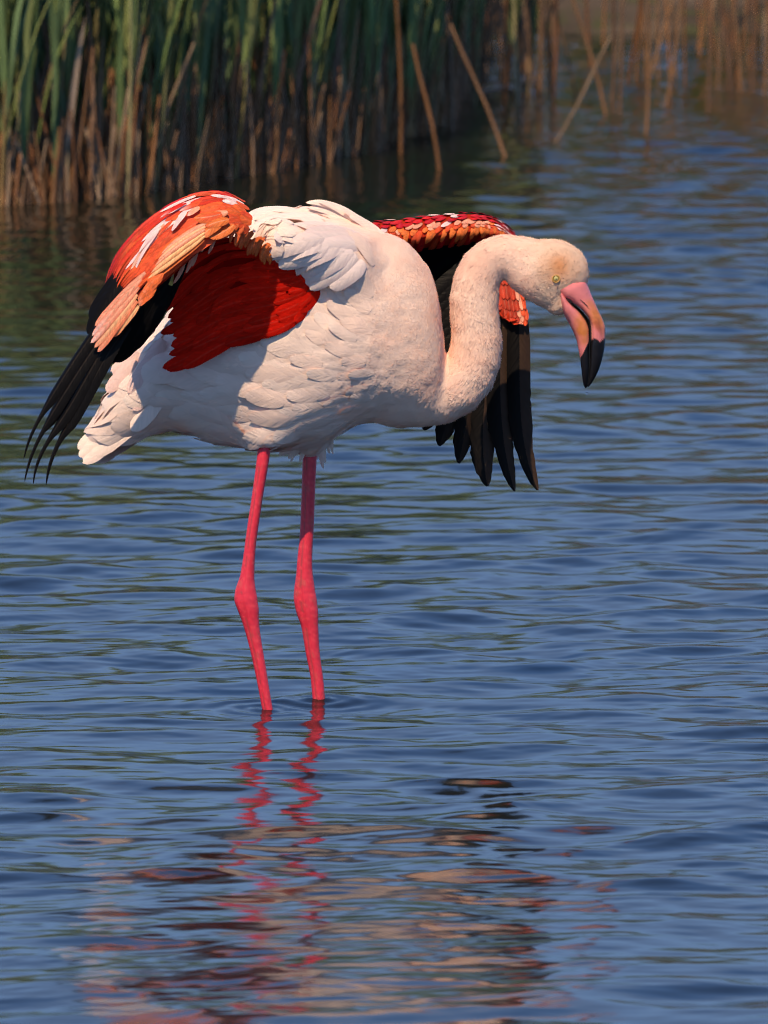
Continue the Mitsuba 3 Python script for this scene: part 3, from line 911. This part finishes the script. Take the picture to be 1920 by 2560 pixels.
# ------------------------------------------------------------------ head: beak and eye
BK = np.array([  # culmen x, y, lower edge x, y, gape x, y, half width upper, half width lower
    [1450, 694, 1400, 745, 1402, 722, 47, 45], [1463, 702, 1401, 757, 1412, 737, 46, 45], [1471, 720, 1405, 773, 1420, 748, 42, 44], [1478, 738, 1411, 790, 1430, 757, 38, 42],
    [1487, 758, 1424, 813, 1446, 768, 34, 37], [1497, 780, 1435, 836, 1460, 783, 32, 36], [1507, 801, 1442, 856, 1470, 798, 30, 35], [1513, 823, 1446, 876, 1475, 815, 28, 33],
    [1512.5, 855, 1450, 898, 1475.5, 840, 26, 30], [1508, 885, 1453, 925, 1473, 868, 23, 26], [1500, 915, 1456, 950, 1473, 905, 18, 20], [1487, 945, 1460, 966, 1471, 938, 11, 12], [1471, 968, 1465, 971, 1467.5, 966, 3, 3]], float)
bt = np.linspace(0, 1, len(BK))
BKF = PchipInterpolator(bt, BK, axis=0)


def mandible(key, upper):
    n, m_ = 90, 36
    t = np.linspace(0, 1, n)
    r = BKF(t)
    C, L, G = r[:, 0:2], r[:, 2:4], r[:, 4:6]
    gap = np.interp(t, [0, 0.12, 0.3, 0.62, 0.8, 1], [0.0, 0.2, 1.6, 2.4, 0.8, 0.2])[:, None]
    if upper:
        A, E, hw = C, G + unit(C - G) * gap * 0.3 - unit(C - G) * np.interp(t, [0, 0.1, 0.2], [16, 10, 0])[:, None], r[:, 6]
    else:
        A, E, hw = G - unit(G - L) * gap, L, r[:, 7]
    mid, half = (A + E) / 2, (A - E) / 2
    ang = np.arange(m_) * 2 * math.pi / m_
    ca, sa = np.cos(ang), np.sin(ang)
    pw = lambda s, e_: np.sign(s) * np.abs(s) ** e_
    cx, sy = pw(ca, 0.85), pw(sa, 0.8)
    taper = (1 - 0.22 * ca) if upper else (1 + 0.10 * ca)
    if upper:      # the nostril groove and the ridge beside it
        gr = 0.10 * np.exp(-((np.abs(sa) - 0.86) / 0.10) ** 2) * (ca > 0)
        taper = taper[None] - gr[None] * np.interp(t, [0.2, 0.35, 0.7, 0.8], [0, 1, 1, 0])[:, None]
    else:
        taper = np.broadcast_to(taper[None], (n, m_))
    p = mid[:, None] + half[:, None] * cx[None, :, None]
    y = hw[:, None] * sy[None] * taper
    bump = meshkit.fbm(np.stack([p[..., 0] / 9, y / 9, p[..., 1] / 9], -1), 3, 5) - 0.5
    y = y * (1 + 0.03 * bump)
    v = bird_to_world(np.stack([p[..., 0], y, -p[..., 1]], -1))
    X_, Y_ = p[..., 0], p[..., 1]
    c = np.broadcast_to(np.array([0.80, 0.24, 0.23]), v.shape).copy()
    nz = meshkit.fbm(np.stack([X_ / 14, y / 14, Y_ / 14], -1), 4, 7)
    fine = meshkit.fbm(np.stack([X_ / 5, y / 9, Y_ / 22], -1), 3, 8)
    c *= (0.86 + 0.28 * fine)[..., None]

    def blob(cx_, cy_, rx, ry_, tilt, colour, amount):
        dx, dy = X_ - cx_, Y_ - cy_
        u = (dx * math.cos(tilt) + dy * math.sin(tilt)) / rx
        w = (-dx * math.sin(tilt) + dy * math.cos(tilt)) / ry_
        k = np.clip(1.5 - np.sqrt(u * u + w * w) - 0.9 * (nz - 0.5), 0, 1)[..., None] * amount
        c[:] = c * (1 - k) + np.asarray(colour) * k
    if upper:
        blob(1492, 792, 44, 15, 1.05, (0.62, 0.20, 0.03), 0.92)
        blob(1495, 815, 18, 7, 1.3, (0.34, 0.05, 0.02), 0.6)
        rim = np.clip((-ca - 0.72) / 0.15, 0, 1)[None, :, None] * np.interp(t, [0.3, 0.45], [0, 0.7])[:, None, None]
        c = c * (1 - rim) + np.array([0.80, 0.42, 0.33]) * rim
    else:
        blob(1456, 820, 38, 16, 1.3, (0.58, 0.19, 0.02), 0.88)
        rim = np.clip((ca - 0.62) / 0.1, 0, 1)[None, :, None] * np.interp(t, [0.16, 0.3], [0, 1])[:, None, None]
        c = c * (1 - rim) + np.array([0.010, 0.008, 0.008]) * rim
    edge = np.where(X_ > 1470, 852 - 8 * np.abs(np.sin((X_ - 1470) / 9)), np.interp(X_, [1445, 1452, 1460, 1470], [906, 890, 875, 853])) + 5 * (fine - 0.5)
    k = np.clip((Y_ - edge) / 2.5, 0, 1)[..., None]
    c = c * (1 - k) + np.array([0.008, 0.007, 0.008]) * k
    add(key, (v.reshape(-1, 3), quads_to_tris(grid_faces(n, m_, True))), 'mat_beak', True, None, np.clip(c.reshape(-1, 3), 0, 1))


mandible('flamingo__beak__upper_mandible', True)
mandible('flamingo__beak__lower_mandible', False)
t = np.linspace(0.05, 0.97, 40)
r = BKF(t)
core = []
ang = np.arange(12) * 2 * math.pi / 12
cc = r[:, 4:6] - unit(r[:, 4:6] - r[:, 2:4]) * 2
wd = np.minimum(r[:, 6], r[:, 7]) * 0.86
p = np.stack([cc[:, None, 0] + 6 * np.cos(ang) * 0.7, wd[:, None] * np.sin(ang), -(cc[:, None, 1] + 6 * np.cos(ang) * 0.7)], -1)
add('flamingo__beak__mouth', (bird_to_world(p).reshape(-1, 3), quads_to_tris(grid_faces(40, 12, True))), 'mat_beak', True, None, np.full((480, 3), 0.008))
for s in (-1, 1):
    pts = np.array([(1449, 747), (1458, 755), (1466, 763), (1471, 771)], float)
    q = np.stack([pts[:, 0], s * np.array([36.0, 34.2, 32.5, 31.0]), -pts[:, 1]], -1)
    hit = cKDTree(meshkit.WRITTEN[scene['flamingo__beak__upper_mandible']['filename']][0])
    w_ = bird_to_world(q)
    sel = meshkit.WRITTEN[scene['flamingo__beak__upper_mandible']['filename']][0]
    for i in range(len(w_)):
        dd = np.hypot(sel[:, 0] - w_[i, 0], sel[:, 2] - w_[i, 2]) + 10 * (np.sign(sel[:, 1]) != s)
        w_[i, 1] = sel[np.argsort(dd)[:3], 1].mean()
    tb = tube(w_, np.array([0.3, 0.8, 0.8, 0.3]) * S * 1.6, 6)
    add(numbered('flamingo__beak__nostril'), plain(tb), 'mat_beak', True, None, np.full((len(tb[0]), 3), [0.06, 0.012, 0.012]))


def eye(key, s):
    q = bird_to_world(np.array([[1388.0, s * 50, -692.0]]))
    sel = np.hypot(bw[:, 0] - q[0, 0], bw[:, 2] - q[0, 2]) + 10 * (np.sign(bw[:, 1]) != s)
    i = np.argsort(sel)[:8]
    c0 = bw[i].mean(0)
    n0 = unit(bn[i].mean(0))
    sp = trimesh.creation.icosphere(4, 1.0)
    v = np.array(sp.vertices)
    a = np.degrees(np.arccos(np.clip(v @ n0, -1, 1)))
    col_ = np.where((a < 9)[:, None], np.array([0.01, 0.01, 0.01]), np.where((a < 40)[:, None], np.array([0.56, 0.50, 0.18]), np.array([0.50, 0.30, 0.06])))
    add(key, (c0 - n0 * 0.0024 + v * 0.0048, np.array(sp.faces)), 'mat_eye', True, None, col_)
    e1 = unit(np.cross(n0, [0, 0, 1.0]))
    e2 = np.cross(n0, e1)
    th = np.linspace(0, 2 * math.pi, 33)
    ring = c0 + n0 * 0.0014 + 0.0046 * (np.cos(th)[:, None] * e1 + np.sin(th)[:, None] * e2)
    tb = tube(ring, np.full(33, 0.0008), 7)
    add(key + '__eyelid', plain(tb), 'mat_beak', True, None, np.full((len(tb[0]), 3), [0.62, 0.36, 0.10]))


eye('flamingo__eye', -1)
eye('flamingo__eye_001', 1)

# ------------------------------------------------------------------ near wing
rn = random.Random(21)
W1 = 'flamingo__wing'
# upper side of the hand: a = 0 leading edge .. 1 trailing skyline and over, b = 0 wrist .. 1 tips
S1 = Patch([[(604, 585, -455), (520, 622, -490), (430, 695, -490), (352, 752, -470)],
            [(612, 552, -440), (505, 575, -470), (395, 660, -465), (325, 730, -448)],
            [(604, 520, -405), (485, 530, -430), (365, 615, -425), (298, 715, -405)],
            [(582, 496, -345), (462, 508, -355), (342, 594, -350), (278, 706, -335)],
            [(560, 505, -270), (450, 520, -265), (340, 608, -260), (282, 715, -255)]])
v, f = S1.sheet(0.006, 30)
add(W1, (v, f), 'mat_flight', 40)
scene[W1]['bsdf'] = {'type': 'ref', 'id': 'mat_red_skin'}
scene['mat_red_skin'] = two({'type': 'diffuse', 'reflectance': {'type': 'rgb', 'value': [0.42, 0.03, 0.012]}})
WHITES = [(452, 565, 16), (420, 580, 14), (400, 600, 14), (375, 630, 12), (345, 670, 10), (500, 530, 15), (470, 520, 12), (450, 530, 12), (430, 540, 10), (495, 545, 10), (540, 508, 14), (575, 510, 14), (590, 515, 10)]


def wing_tint(w, a, rg):
    px = w[0] / S + 960
    py = 1280 - ((w[2] - AIM_Z) * CP + w[1] * SP) / S
    if any((px - x) ** 2 + (py - y) ** 2 < r_ ** 2 for x, y, r_ in WHITES):
        return BLUSH * rg.uniform(0.95, 1.05)
    k = min(max((a - 0.35) / 0.4 + rg.uniform(-0.25, 0.25), 0), 1)
    c = REDORANGE * (1 - k) + RED * 1.05 * k
    if rg.random() < 0.3:
        c = c * 0.6 + ORANGE * 0.4
    return c * rg.uniform(0.85, 1.15)


for (b, db, na, w, tip) in ((0.58, 0.45, 26, 13, 0.75), (0.48, 0.38, 20, 16, 0.7), (0.34, 0.32, 16, 20, 0.6), (0.22, 0.26, 12, 26, 0.42), (0.10, 0.20, 11, 28, 0.45), (0.0, 0.16, 10, 28, 0.5), (-0.06, 0.12, 10, 26, 0.5)):
    for i in range(na):
        a = (i + 0.5 + rn.uniform(-0.25, 0.25)) / na * (0.98 if b > 0.15 else 0.86)
        bb = b + rn.uniform(-0.03, 0.03)
        c = wing_tint(S1(a, bb + db * 0.55)[0], a, rn)
        put_feather(W1 + '__covert', S1.feather(a, bb, rn.uniform(-0.02, 0.02), db * rn.uniform(0.9, 1.08), w * rn.uniform(0.9, 1.2), c, (0.0006, 0.0022), tip_c=c * rn.uniform(0.85, 1.25), nu=9, nv=5, tip=tip, camber=0.12, edge_c=c * rn.uniform(0.7, 1.3), rng=rn, rag=0.08, tone=0.30, shaft=0.06, point=0.7))
# the long white ones and the bare pale patches
for pts, w, c, b_ in (([(474, 538, -462), (456, 558, -468), (437, 588, -468)], 16, BLUSH * 1.02, BLUSH), ([(418, 570, -440), (378, 615, -448), (332, 692, -440)], 13, WHITE * 1.02, SALMON), ([(404, 588, -448), (372, 630, -454), (343, 692, -448)], 10, WHITE, BLUSH),
                      ([(410, 578, -444), (380, 606, -450), (356, 640, -450)], 12, WHITE, BLUSH), ([(524, 510, -416), (495, 520, -432), (455, 538, -438)], 16, BLUSH, REDORANGE), ([(505, 528, -455), (490, 538, -460), (474, 550, -460)], 17, BLUSH * 1.03, SALMON),
                      ([(472, 518, -418), (445, 530, -430), (408, 554, -426)], 11, BLUSH, RED), ([(500, 522, -424), (480, 532, -438), (452, 552, -444)], 12, BLUSH, BLUSH), ([(440, 560, -440), (420, 578, -446), (398, 604, -448)], 10, SALMON, REDORANGE)):
    hand_feather(W1 + '__covert', pts, w, b_, normal=(-0.35, -0.75, 0.55), tip_c=c, nu=12, tip=0.65, basew=0.35, rng=rn, tone=0.15, camber=0.12, rag=0.1)
# alula and wrist
for pts, w, c, t_c in (
        ([(560, 566, -492), (535, 580, -500), (508, 606, -502)], 30, ORANGE, SALMON), ([(578, 560, -485), (550, 566, -496), (520, 578, -498)], 26, ORANGE * 0.9, REDORANGE), ([(590, 572, -478), (565, 590, -492), (528, 604, -500)], 26, ORANGE * 0.95, ORANGE * 1.1),
        ([(560, 545, -480), (535, 552, -488), (492, 556, -486)], 30, REDORANGE, ORANGE), ([(575, 540, -470), (545, 548, -480), (505, 560, -484)], 24, SALMON, BLUSH),
        ([(522, 568, -492), (470, 598, -500), (412, 644, -500)], 16, SALMON, SALMON), ([(520, 576, -496), (464, 609, -504), (404, 660, -504)], 16, CREAM * 0.5 + SALMON * 0.5, SALMON), ([(519, 584, -500), (458, 621, -508), (396, 674, -506)], 16, SALMON * 0.9, SALMON),
        ([(518, 592, -503), (456, 633, -511), (386, 692, -508)], 17, CREAM, SALMON), ([(518, 600, -505), (456, 646, -513), (378, 706, -510)], 17, CREAM * 1.05, CREAM * 0.6 + SALMON * 0.4), ([(517, 609, -503), (458, 655, -510), (388, 712, -506)], 15, ORANGE, ORANGE * 0.9), ([(440, 655, -500), (410, 680, -502), (382, 705, -500)], 20, REDORANGE, ORANGE)):
    hand_feather(W1 + '__alula_feather', pts, w, c, normal=(-0.2, -0.85, 0.45), tip_c=t_c, edge_c=ORANGE * 0.75, nu=14, nv=7, tip=0.4, camber=0.22, rng=rn, rag=0.06, tone=0.30, shaft=0.25, point=0.7)
for i in range(13):    # orange scallops where the hand bends
    x0, y0 = 408 - 5.0 * (i % 7) - 12 * (i // 7) + rn.uniform(-4, 4), 700 + 8.5 * (i % 7) + 4 * (i // 7)
    hand_feather(W1 + '__small_covert', [(x0 + 8, y0 - 8, -512), (x0 - 6, y0 + 6, -516), (x0 - 18, y0 + 22, -514)], rn.uniform(16, 22), (ORANGE * 0.6 + REDORANGE * 0.4) * rn.uniform(0.9, 1.15), normal=(-0.15, -0.95, 0.25), nu=8, tip=0.6, camber=0.12, rng=rn, rag=0.08, tone=0.3, tip_c=SALMON, shaft=0.1)
for pts, w, c, t_c in (
        ([(372, 690, -496), (315, 745, -492), (247, 822, -474)], 17, SALMON * 0.95, SALMON * 1.1), ([(362, 706, -500), (304, 770, -496), (240, 846, -476)], 17, SALMON, BLUSH), ([(356, 726, -502), (300, 792, -498), (237, 864, -478)], 17, SALMON * 0.9 + ORANGE * 0.1, BLUSH),
        ([(352, 744, -504), (304, 806, -500), (246, 875, -480)], 17, CREAM * 0.6 + SALMON * 0.4, SALMON), ([(352, 760, -506), (308, 816, -502), (254, 886, -482)], 17, ORANGE * 0.6 + SALMON * 0.4, SALMON), ([(356, 772, -506), (328, 806, -504), (293, 848, -490)], 16, CREAM, ORANGE)):
    hand_feather(W1 + '__primary_covert', pts, w, c, normal=(-0.2, -0.9, 0.35), tip_c=t_c, edge_c=REDORANGE * 0.6 + SALMON * 0.4, nu=14, nv=7, tip=0.22, camber=0.22, rng=rn, rag=0.10, shaft=0.3, tone=0.30)
# black flight feathers above and behind the coverts
for pts, w in (([(350, 660, -420), (280, 750, -420), (228, 840, -412)], 44), ([(360, 670, -430), (300, 750, -430), (238, 845, -424)], 44), ([(370, 680, -440), (310, 760, -440), (246, 850, -434)], 40), ([(330, 660, -400), (275, 735, -398), (232, 800, -390)], 40)):
    hand_feather(W1 + '__flight_feather', pts, w, BLACK, normal=(-0.3, -0.8, 0.5), mat='mat_flight', nu=14, nv=6, tip=0.25, rng=rn)
for pts, w, nr in (
        ([(300, 760, -440), (210, 885, -440), (130, 1010, -425), (86, 1092, -405), (69, 1150, -390)], 34, (0.60, 0.36)),
        ([(305, 790, -450), (225, 905, -450), (145, 1030, -435), (92, 1130, -412), (71, 1206, -395)], 34, (0.58, 0.36)),
        ([(315, 810, -456), (245, 915, -458), (175, 1035, -445), (115, 1130, -425), (93, 1212, -405)], 36, (0.60, 0.36)),
        ([(330, 820, -460), (270, 905, -464), (208, 1015, -452), (145, 1130, -432), (125, 1213, -412)], 40, (0.60, 0.36))):
    hand_feather(W1 + '__primary_feather', pts, w, BLACK, normal=(-0.5, -0.75, 0.4), mat='mat_flight', nu=26, nv=7, tip=0.35, narrow=nr, camber=0.5, rng=rn, shaft=0.02, tone=0.2)
for pts, w in (([(270, 860, -430), (190, 985, -424), (114, 1086, -408)], 24), ([(290, 880, -434), (220, 980, -430), (152, 1056, -416)], 22)):
    hand_feather(W1 + '__primary_feather', pts, w, BROWN * 1.6, mat='mat_flight', nu=16, tip=0.3, rng=rn, rag=0.1)
# black under side
for pts, w in (([(430, 690, -470), (360, 800, -452), (285, 915, -420)], 46), ([(430, 720, -462), (375, 810, -444), (300, 912, -412)], 46), ([(425, 745, -455), (375, 830, -436), (318, 892, -406)], 40), ([(410, 700, -474), (345, 800, -460), (262, 910, -432)], 46),
               ([(395, 710, -474), (320, 815, -462), (240, 925, -440)], 40), ([(478, 645, -440), (450, 715, -425), (414, 790, -400)], 16), ([(460, 690, -430), (432, 750, -418), (402, 812, -395)], 14)):
    hand_feather(W1 + '__flight_feather', pts, w, BLACK, normal=(0.2, -0.9, -0.3), mat='mat_flight', nu=14, nv=6, tip=0.28, rng=rn, rag=0.1)
for pts, w in (([(470, 655, -470), (458, 690, -462), (440, 718, -458)], 10), ([(490, 640, -468), (482, 670, -460), (471, 692, -456)], 10), ([(520, 612, -478), (516, 628, -476), (508, 640, -472)], 8), ([(545, 600, -478), (536, 625, -470), (526, 645, -466)], 9), ([(500, 628, -470), (494, 655, -462), (486, 676, -458)], 10)):
    hand_feather(W1 + '__small_covert', pts, w, SALMON * 0.9, nu=8, tip=0.6, rng=rn, rag=0.15)
# crimson lining: a = 0 at the shoulder .. 1 at the tips, b = 0 under the leading edge .. 1 at the flank
S5 = Patch([[(690, 645, -300), (740, 690, -270), (775, 735, -240), (760, 785, -232)],
            [(625, 610, -380), (660, 690, -285), (690, 770, -250), (680, 836, -238)],
            [(560, 615, -430), (575, 700, -300), (590, 790, -254), (590, 856, -238)],
            [(490, 650, -430), (492, 745, -300), (500, 830, -252), (500, 900, -232)],
            [(440, 720, -410), (425, 790, -300), (430, 860, -250), (430, 936, -226)]])
v, f = S5.sheet(0.004, 30, 0.02, 0.93, 0.0, 0.97)
scene['mat_lining'] = two({'type': 'diffuse', 'reflectance': {'type': 'rgb', 'value': [0.30, 0.004, 0.004]}})
add(W1 + '__lining', (v, f), 'mat_lining', 40)
for (a, da, nb, w) in ((0.66, 0.40, 11, 36), (0.48, 0.36, 10, 38), (0.32, 0.32, 10, 36), (0.16, 0.30, 10, 34), (0.03, 0.26, 9, 32), (-0.08, 0.20, 8, 30)):
    for i in range(nb):
        b = (i + 0.5 + rn.uniform(-0.2, 0.2)) / nb
        c = np.array([0.62, 0.011, 0.004]) * rn.uniform(0.8, 1.15)
        put_feather(W1 + '__lining_feather', S5.feather(a + rn.uniform(-0.03, 0.03), b, da * rn.uniform(0.8, 1.12), rn.uniform(-0.02, 0.05), w * rn.uniform(0.8, 1.15), c, (0.0008, 0.003), nu=9, nv=5, tip=0.5, camber=0.12, rng=rn, rag=0.05, tone=0.16, shaft=0.03), 'mat_lining_feather')
for i in range(26):    # orange fringe from the wrist to the shoulder
    t = (i + rn.random()) / 26
    x0, y0, d0 = 598 + 92 * t + rn.uniform(-5, 5), 578 + 52 * t + rn.uniform(-7, 5), -462 + 160 * t
    for k in range(2):
        hand_feather(W1 + '__small_covert', [(x0 + 8 * k, y0 + 4 - 6 * k, d0 - 4 * k), (x0 - 6, y0 + 16 - 4 * k, d0 - 6), (x0 - 14 + 4 * t, y0 + 34 - 4 * k + rn.uniform(-8, 12), d0 - 2)], rn.uniform(7, 13), (ORANGE * (0.4 + 0.6 * t) + REDORANGE * (0.6 - 0.6 * t)) * rn.uniform(0.85, 1.1), nu=8, tip=0.7, camber=0.12, rng=rn, rag=0.15, tone=0.3, shaft=0.15)

# ------------------------------------------------------------------ far wing
rg = random.Random(31)
W2 = 'flamingo__wing_001'
# the arm's leading edge: a = 0 skyline .. 1 under edge, b = 0 shoulder .. 1 wrist
F1 = Patch([[(905, 553, 330), (1040, 537, 400), (1180, 526, 470), (1255, 546, 470), (1290, 572, 460)],
            [(915, 560, 270), (1040, 548, 335), (1180, 536, 400), (1252, 553, 410), (1293, 582, 430)],
            [(935, 580, 215), (1045, 570, 280), (1180, 556, 345), (1248, 565, 365), (1292, 594, 395)],
            [(960, 600, 190), (1050, 594, 255), (1180, 578, 320), (1244, 578, 340), (1284, 606, 370)],
            [(980, 628, 330), (1050, 628, 400), (1170, 620, 450), (1238, 614, 455), (1276, 640, 440)]])
v, f = F1.sheet(0.012, 30)
add(W2, (v, f), 'mat_red_skin', 40)
for (a, da, nb, w, cs) in ((0.74, 0.26, 20, 22, (REDORANGE * 0.75, CRIMSON, RED)), (0.56, 0.24, 28, 17, (ORANGE, REDORANGE, ORANGE)), (0.45, 0.20, 26, 17, (ORANGE, SALMON, REDORANGE)), (0.34, 0.20, 24, 18, (SALMON, ORANGE, BLUSH)), (0.22, 0.20, 20, 22, (CRIMSON, RED, CRIMSON)),
                        (0.10, 0.20, 18, 26, (CRIMSON, RED, CRIMSON, BLUSH)), (-0.02, 0.18, 16, 28, (CRIMSON, CRIMSON, CRIMSON, BLUSH))):
    for i in range(nb):
        b = (i + 0.5 + rg.uniform(-0.25, 0.25)) / nb
        c = np.array(rg.choice(cs)) * rg.uniform(0.85, 1.1)
        if 0.3 < a < 0.5 and b > 0.72 and rg.random() < 0.6:
            c = BLUSH * 0.95
        put_feather(W2 + '__covert', F1.feather(a + rg.uniform(-0.03, 0.03), b, da * rg.uniform(0.85, 1.15), -0.035 + rg.uniform(-0.012, 0.012), 0.85 * w * rg.uniform(0.9, 1.15), c, (0.0006, 0.0035), nu=8, nv=5, tip=0.55, camber=0.2, rng=rg, tone=0.25, rag=0.06, tip_c=c * rg.uniform(0.8, 1.3), shaft=0.05))
# black under side of the arm
F2 = Patch([[(1010, 610, 330), (1100, 606, 350), (1200, 600, 380), (1290, 610, 400)],
            [(1010, 760, 330), (1100, 760, 350), (1200, 760, 380), (1300, 740, 400)],
            [(1050, 920, 320), (1110, 940, 340), (1210, 940, 370), (1312, 900, 390)],
            [(1052, 1040, 310), (1110, 1060, 330), (1215, 1060, 360), (1318, 1000, 380)]])
v, f = F2.sheet(0.004, 24)
scene['mat_black_web'] = two({'type': 'diffuse', 'reflectance': {'type': 'rgb', 'value': [0.004, 0.0035, 0.0035]}})
add(W2 + '__web', (v, f), 'mat_black_web', 40)
for i in range(12):    # secondaries between breast and neck
    t = i / 11
    x0, y0 = 1230 - 6 * t, 620 + 270 * t
    c = BLACK if i % 3 else BROWN * 0.15 * t + BLACK
    hand_feather(W2 + '__flight_feather', [(x0, y0, 360 - 4 * i), (x0 - 80, y0 + 55, 346 - 4 * i), (x0 - 170, y0 + 140, 325 - 4 * i)], 44, c, mat='mat_flight', normal=(0.1, -0.9, 0.2), nu=12, tip=0.3, rng=rg, shaft=0.0, camber=0.15, tone=0.2, edge_c=BROWN * 0.25 * t)
for pts, w, nr, k, rag in (
        ([(1180, 720, 350), (1128, 900, 330), (1085, 1030, 320), (1058, 1075, 318)], 60, None, 0.4, 0.15),
        ([(1190, 720, 345), (1140, 960, 325), (1115, 1060, 316), (1098, 1116, 312)], 62, None, 0.4, 0.25),
        ([(1210, 720, 340), (1178, 980, 320), (1160, 1090, 312), (1148, 1160, 308)], 56, None, 0.5, 0.2),
        ([(1235, 720, 335), (1212, 1000, 315), (1208, 1120, 306), (1222, 1218, 300)], 62, None, 1.1, 0.22),
        ([(1262, 730, 330), (1252, 1000, 310), (1262, 1110, 302), (1290, 1230, 296)], 66, (0.66, 0.66), 1.1, 0.12),
        ([(1292, 720, 325), (1300, 900, 310), (1308, 1080, 300), (1349, 1228, 290)], 60, (0.66, 0.70), 1.1, 0.12)):
    hand_feather(W2 + '__primary_feather', pts, w, BLACK, normal=(0.1, -0.95, 0.1), mat='mat_flight', nu=40, nv=11, tip=0.24, narrow=nr, camber=0.3, rag=rag, rng=rg, tone=0.15, vane_c=BROWN * k, side=1, point=0.75)
hand_feather(W2 + '__primary_covert', [(1306, 740, 335), (1316, 800, 330), (1323, 866, 326)], 11, ORANGE * 0.9, nu=9, tip=0.5, rng=rg)
# red coverts of the hand's under side
F3 = Patch([[(1225, 610, 345), (1262, 600, 345), (1300, 590, 350)], [(1232, 700, 330), (1272, 690, 325), (1302, 700, 332)], [(1240, 750, 318), (1278, 775, 312), (1318, 770, 318)], [(1250, 775, 316), (1288, 800, 308), (1312, 812, 312)]])
for (a, da, nb, w) in ((0.70, 0.27, 6, 20), (0.60, 0.26, 7, 19), (0.50, 0.26, 6, 20), (0.40, 0.26, 7, 19), (0.28, 0.26, 6, 20), (0.14, 0.26, 7, 20), (0.0, 0.26, 6, 20)):
    for i in range(nb):
        b = min((i + 0.5 + 0.35 * (nb % 2)) / nb + rg.uniform(-0.04, 0.04), 1)
        c = (REDORANGE * 0.55 + RED * 0.45) * rg.uniform(0.55, 0.9) if i < nb - 2 else (SALMON * rg.uniform(0.8, 1.1) if i == nb - 2 else REDORANGE)
        put_feather(W2 + '__covert', F3.feather(a, b * 0.9 + 0.05, da, 0.05, w * (0.75 if i >= nb - 2 else 1.15), c, (0.001, 0.005), tip_c=c * 1.25, nu=9, nv=5, tip=0.5, camber=0.2, rng=rg, tone=0.25, shaft=0.08))

# a drop that falls from the beak's tip
scene['mat_drop'] = {'type': 'dielectric', 'int_ior': 1.333, 'ext_ior': 1.0}
sp = trimesh.creation.icosphere(3, 1.0)
dv = np.array(sp.vertices)
dv = dv * np.array([1, 1, 1.3]) * 0.0016 * (1 - 0.35 * np.clip(dv[:, 2:], 0, 1))
add('water_drop', (dv + bird_to_world(np.array([1467, 0, -983.0])), np.array(sp.faces)), 'mat_drop')
labels['water_drop'] = {'label': 'tiny clear water drop just under the tip of the black beak', 'category': 'drop'}
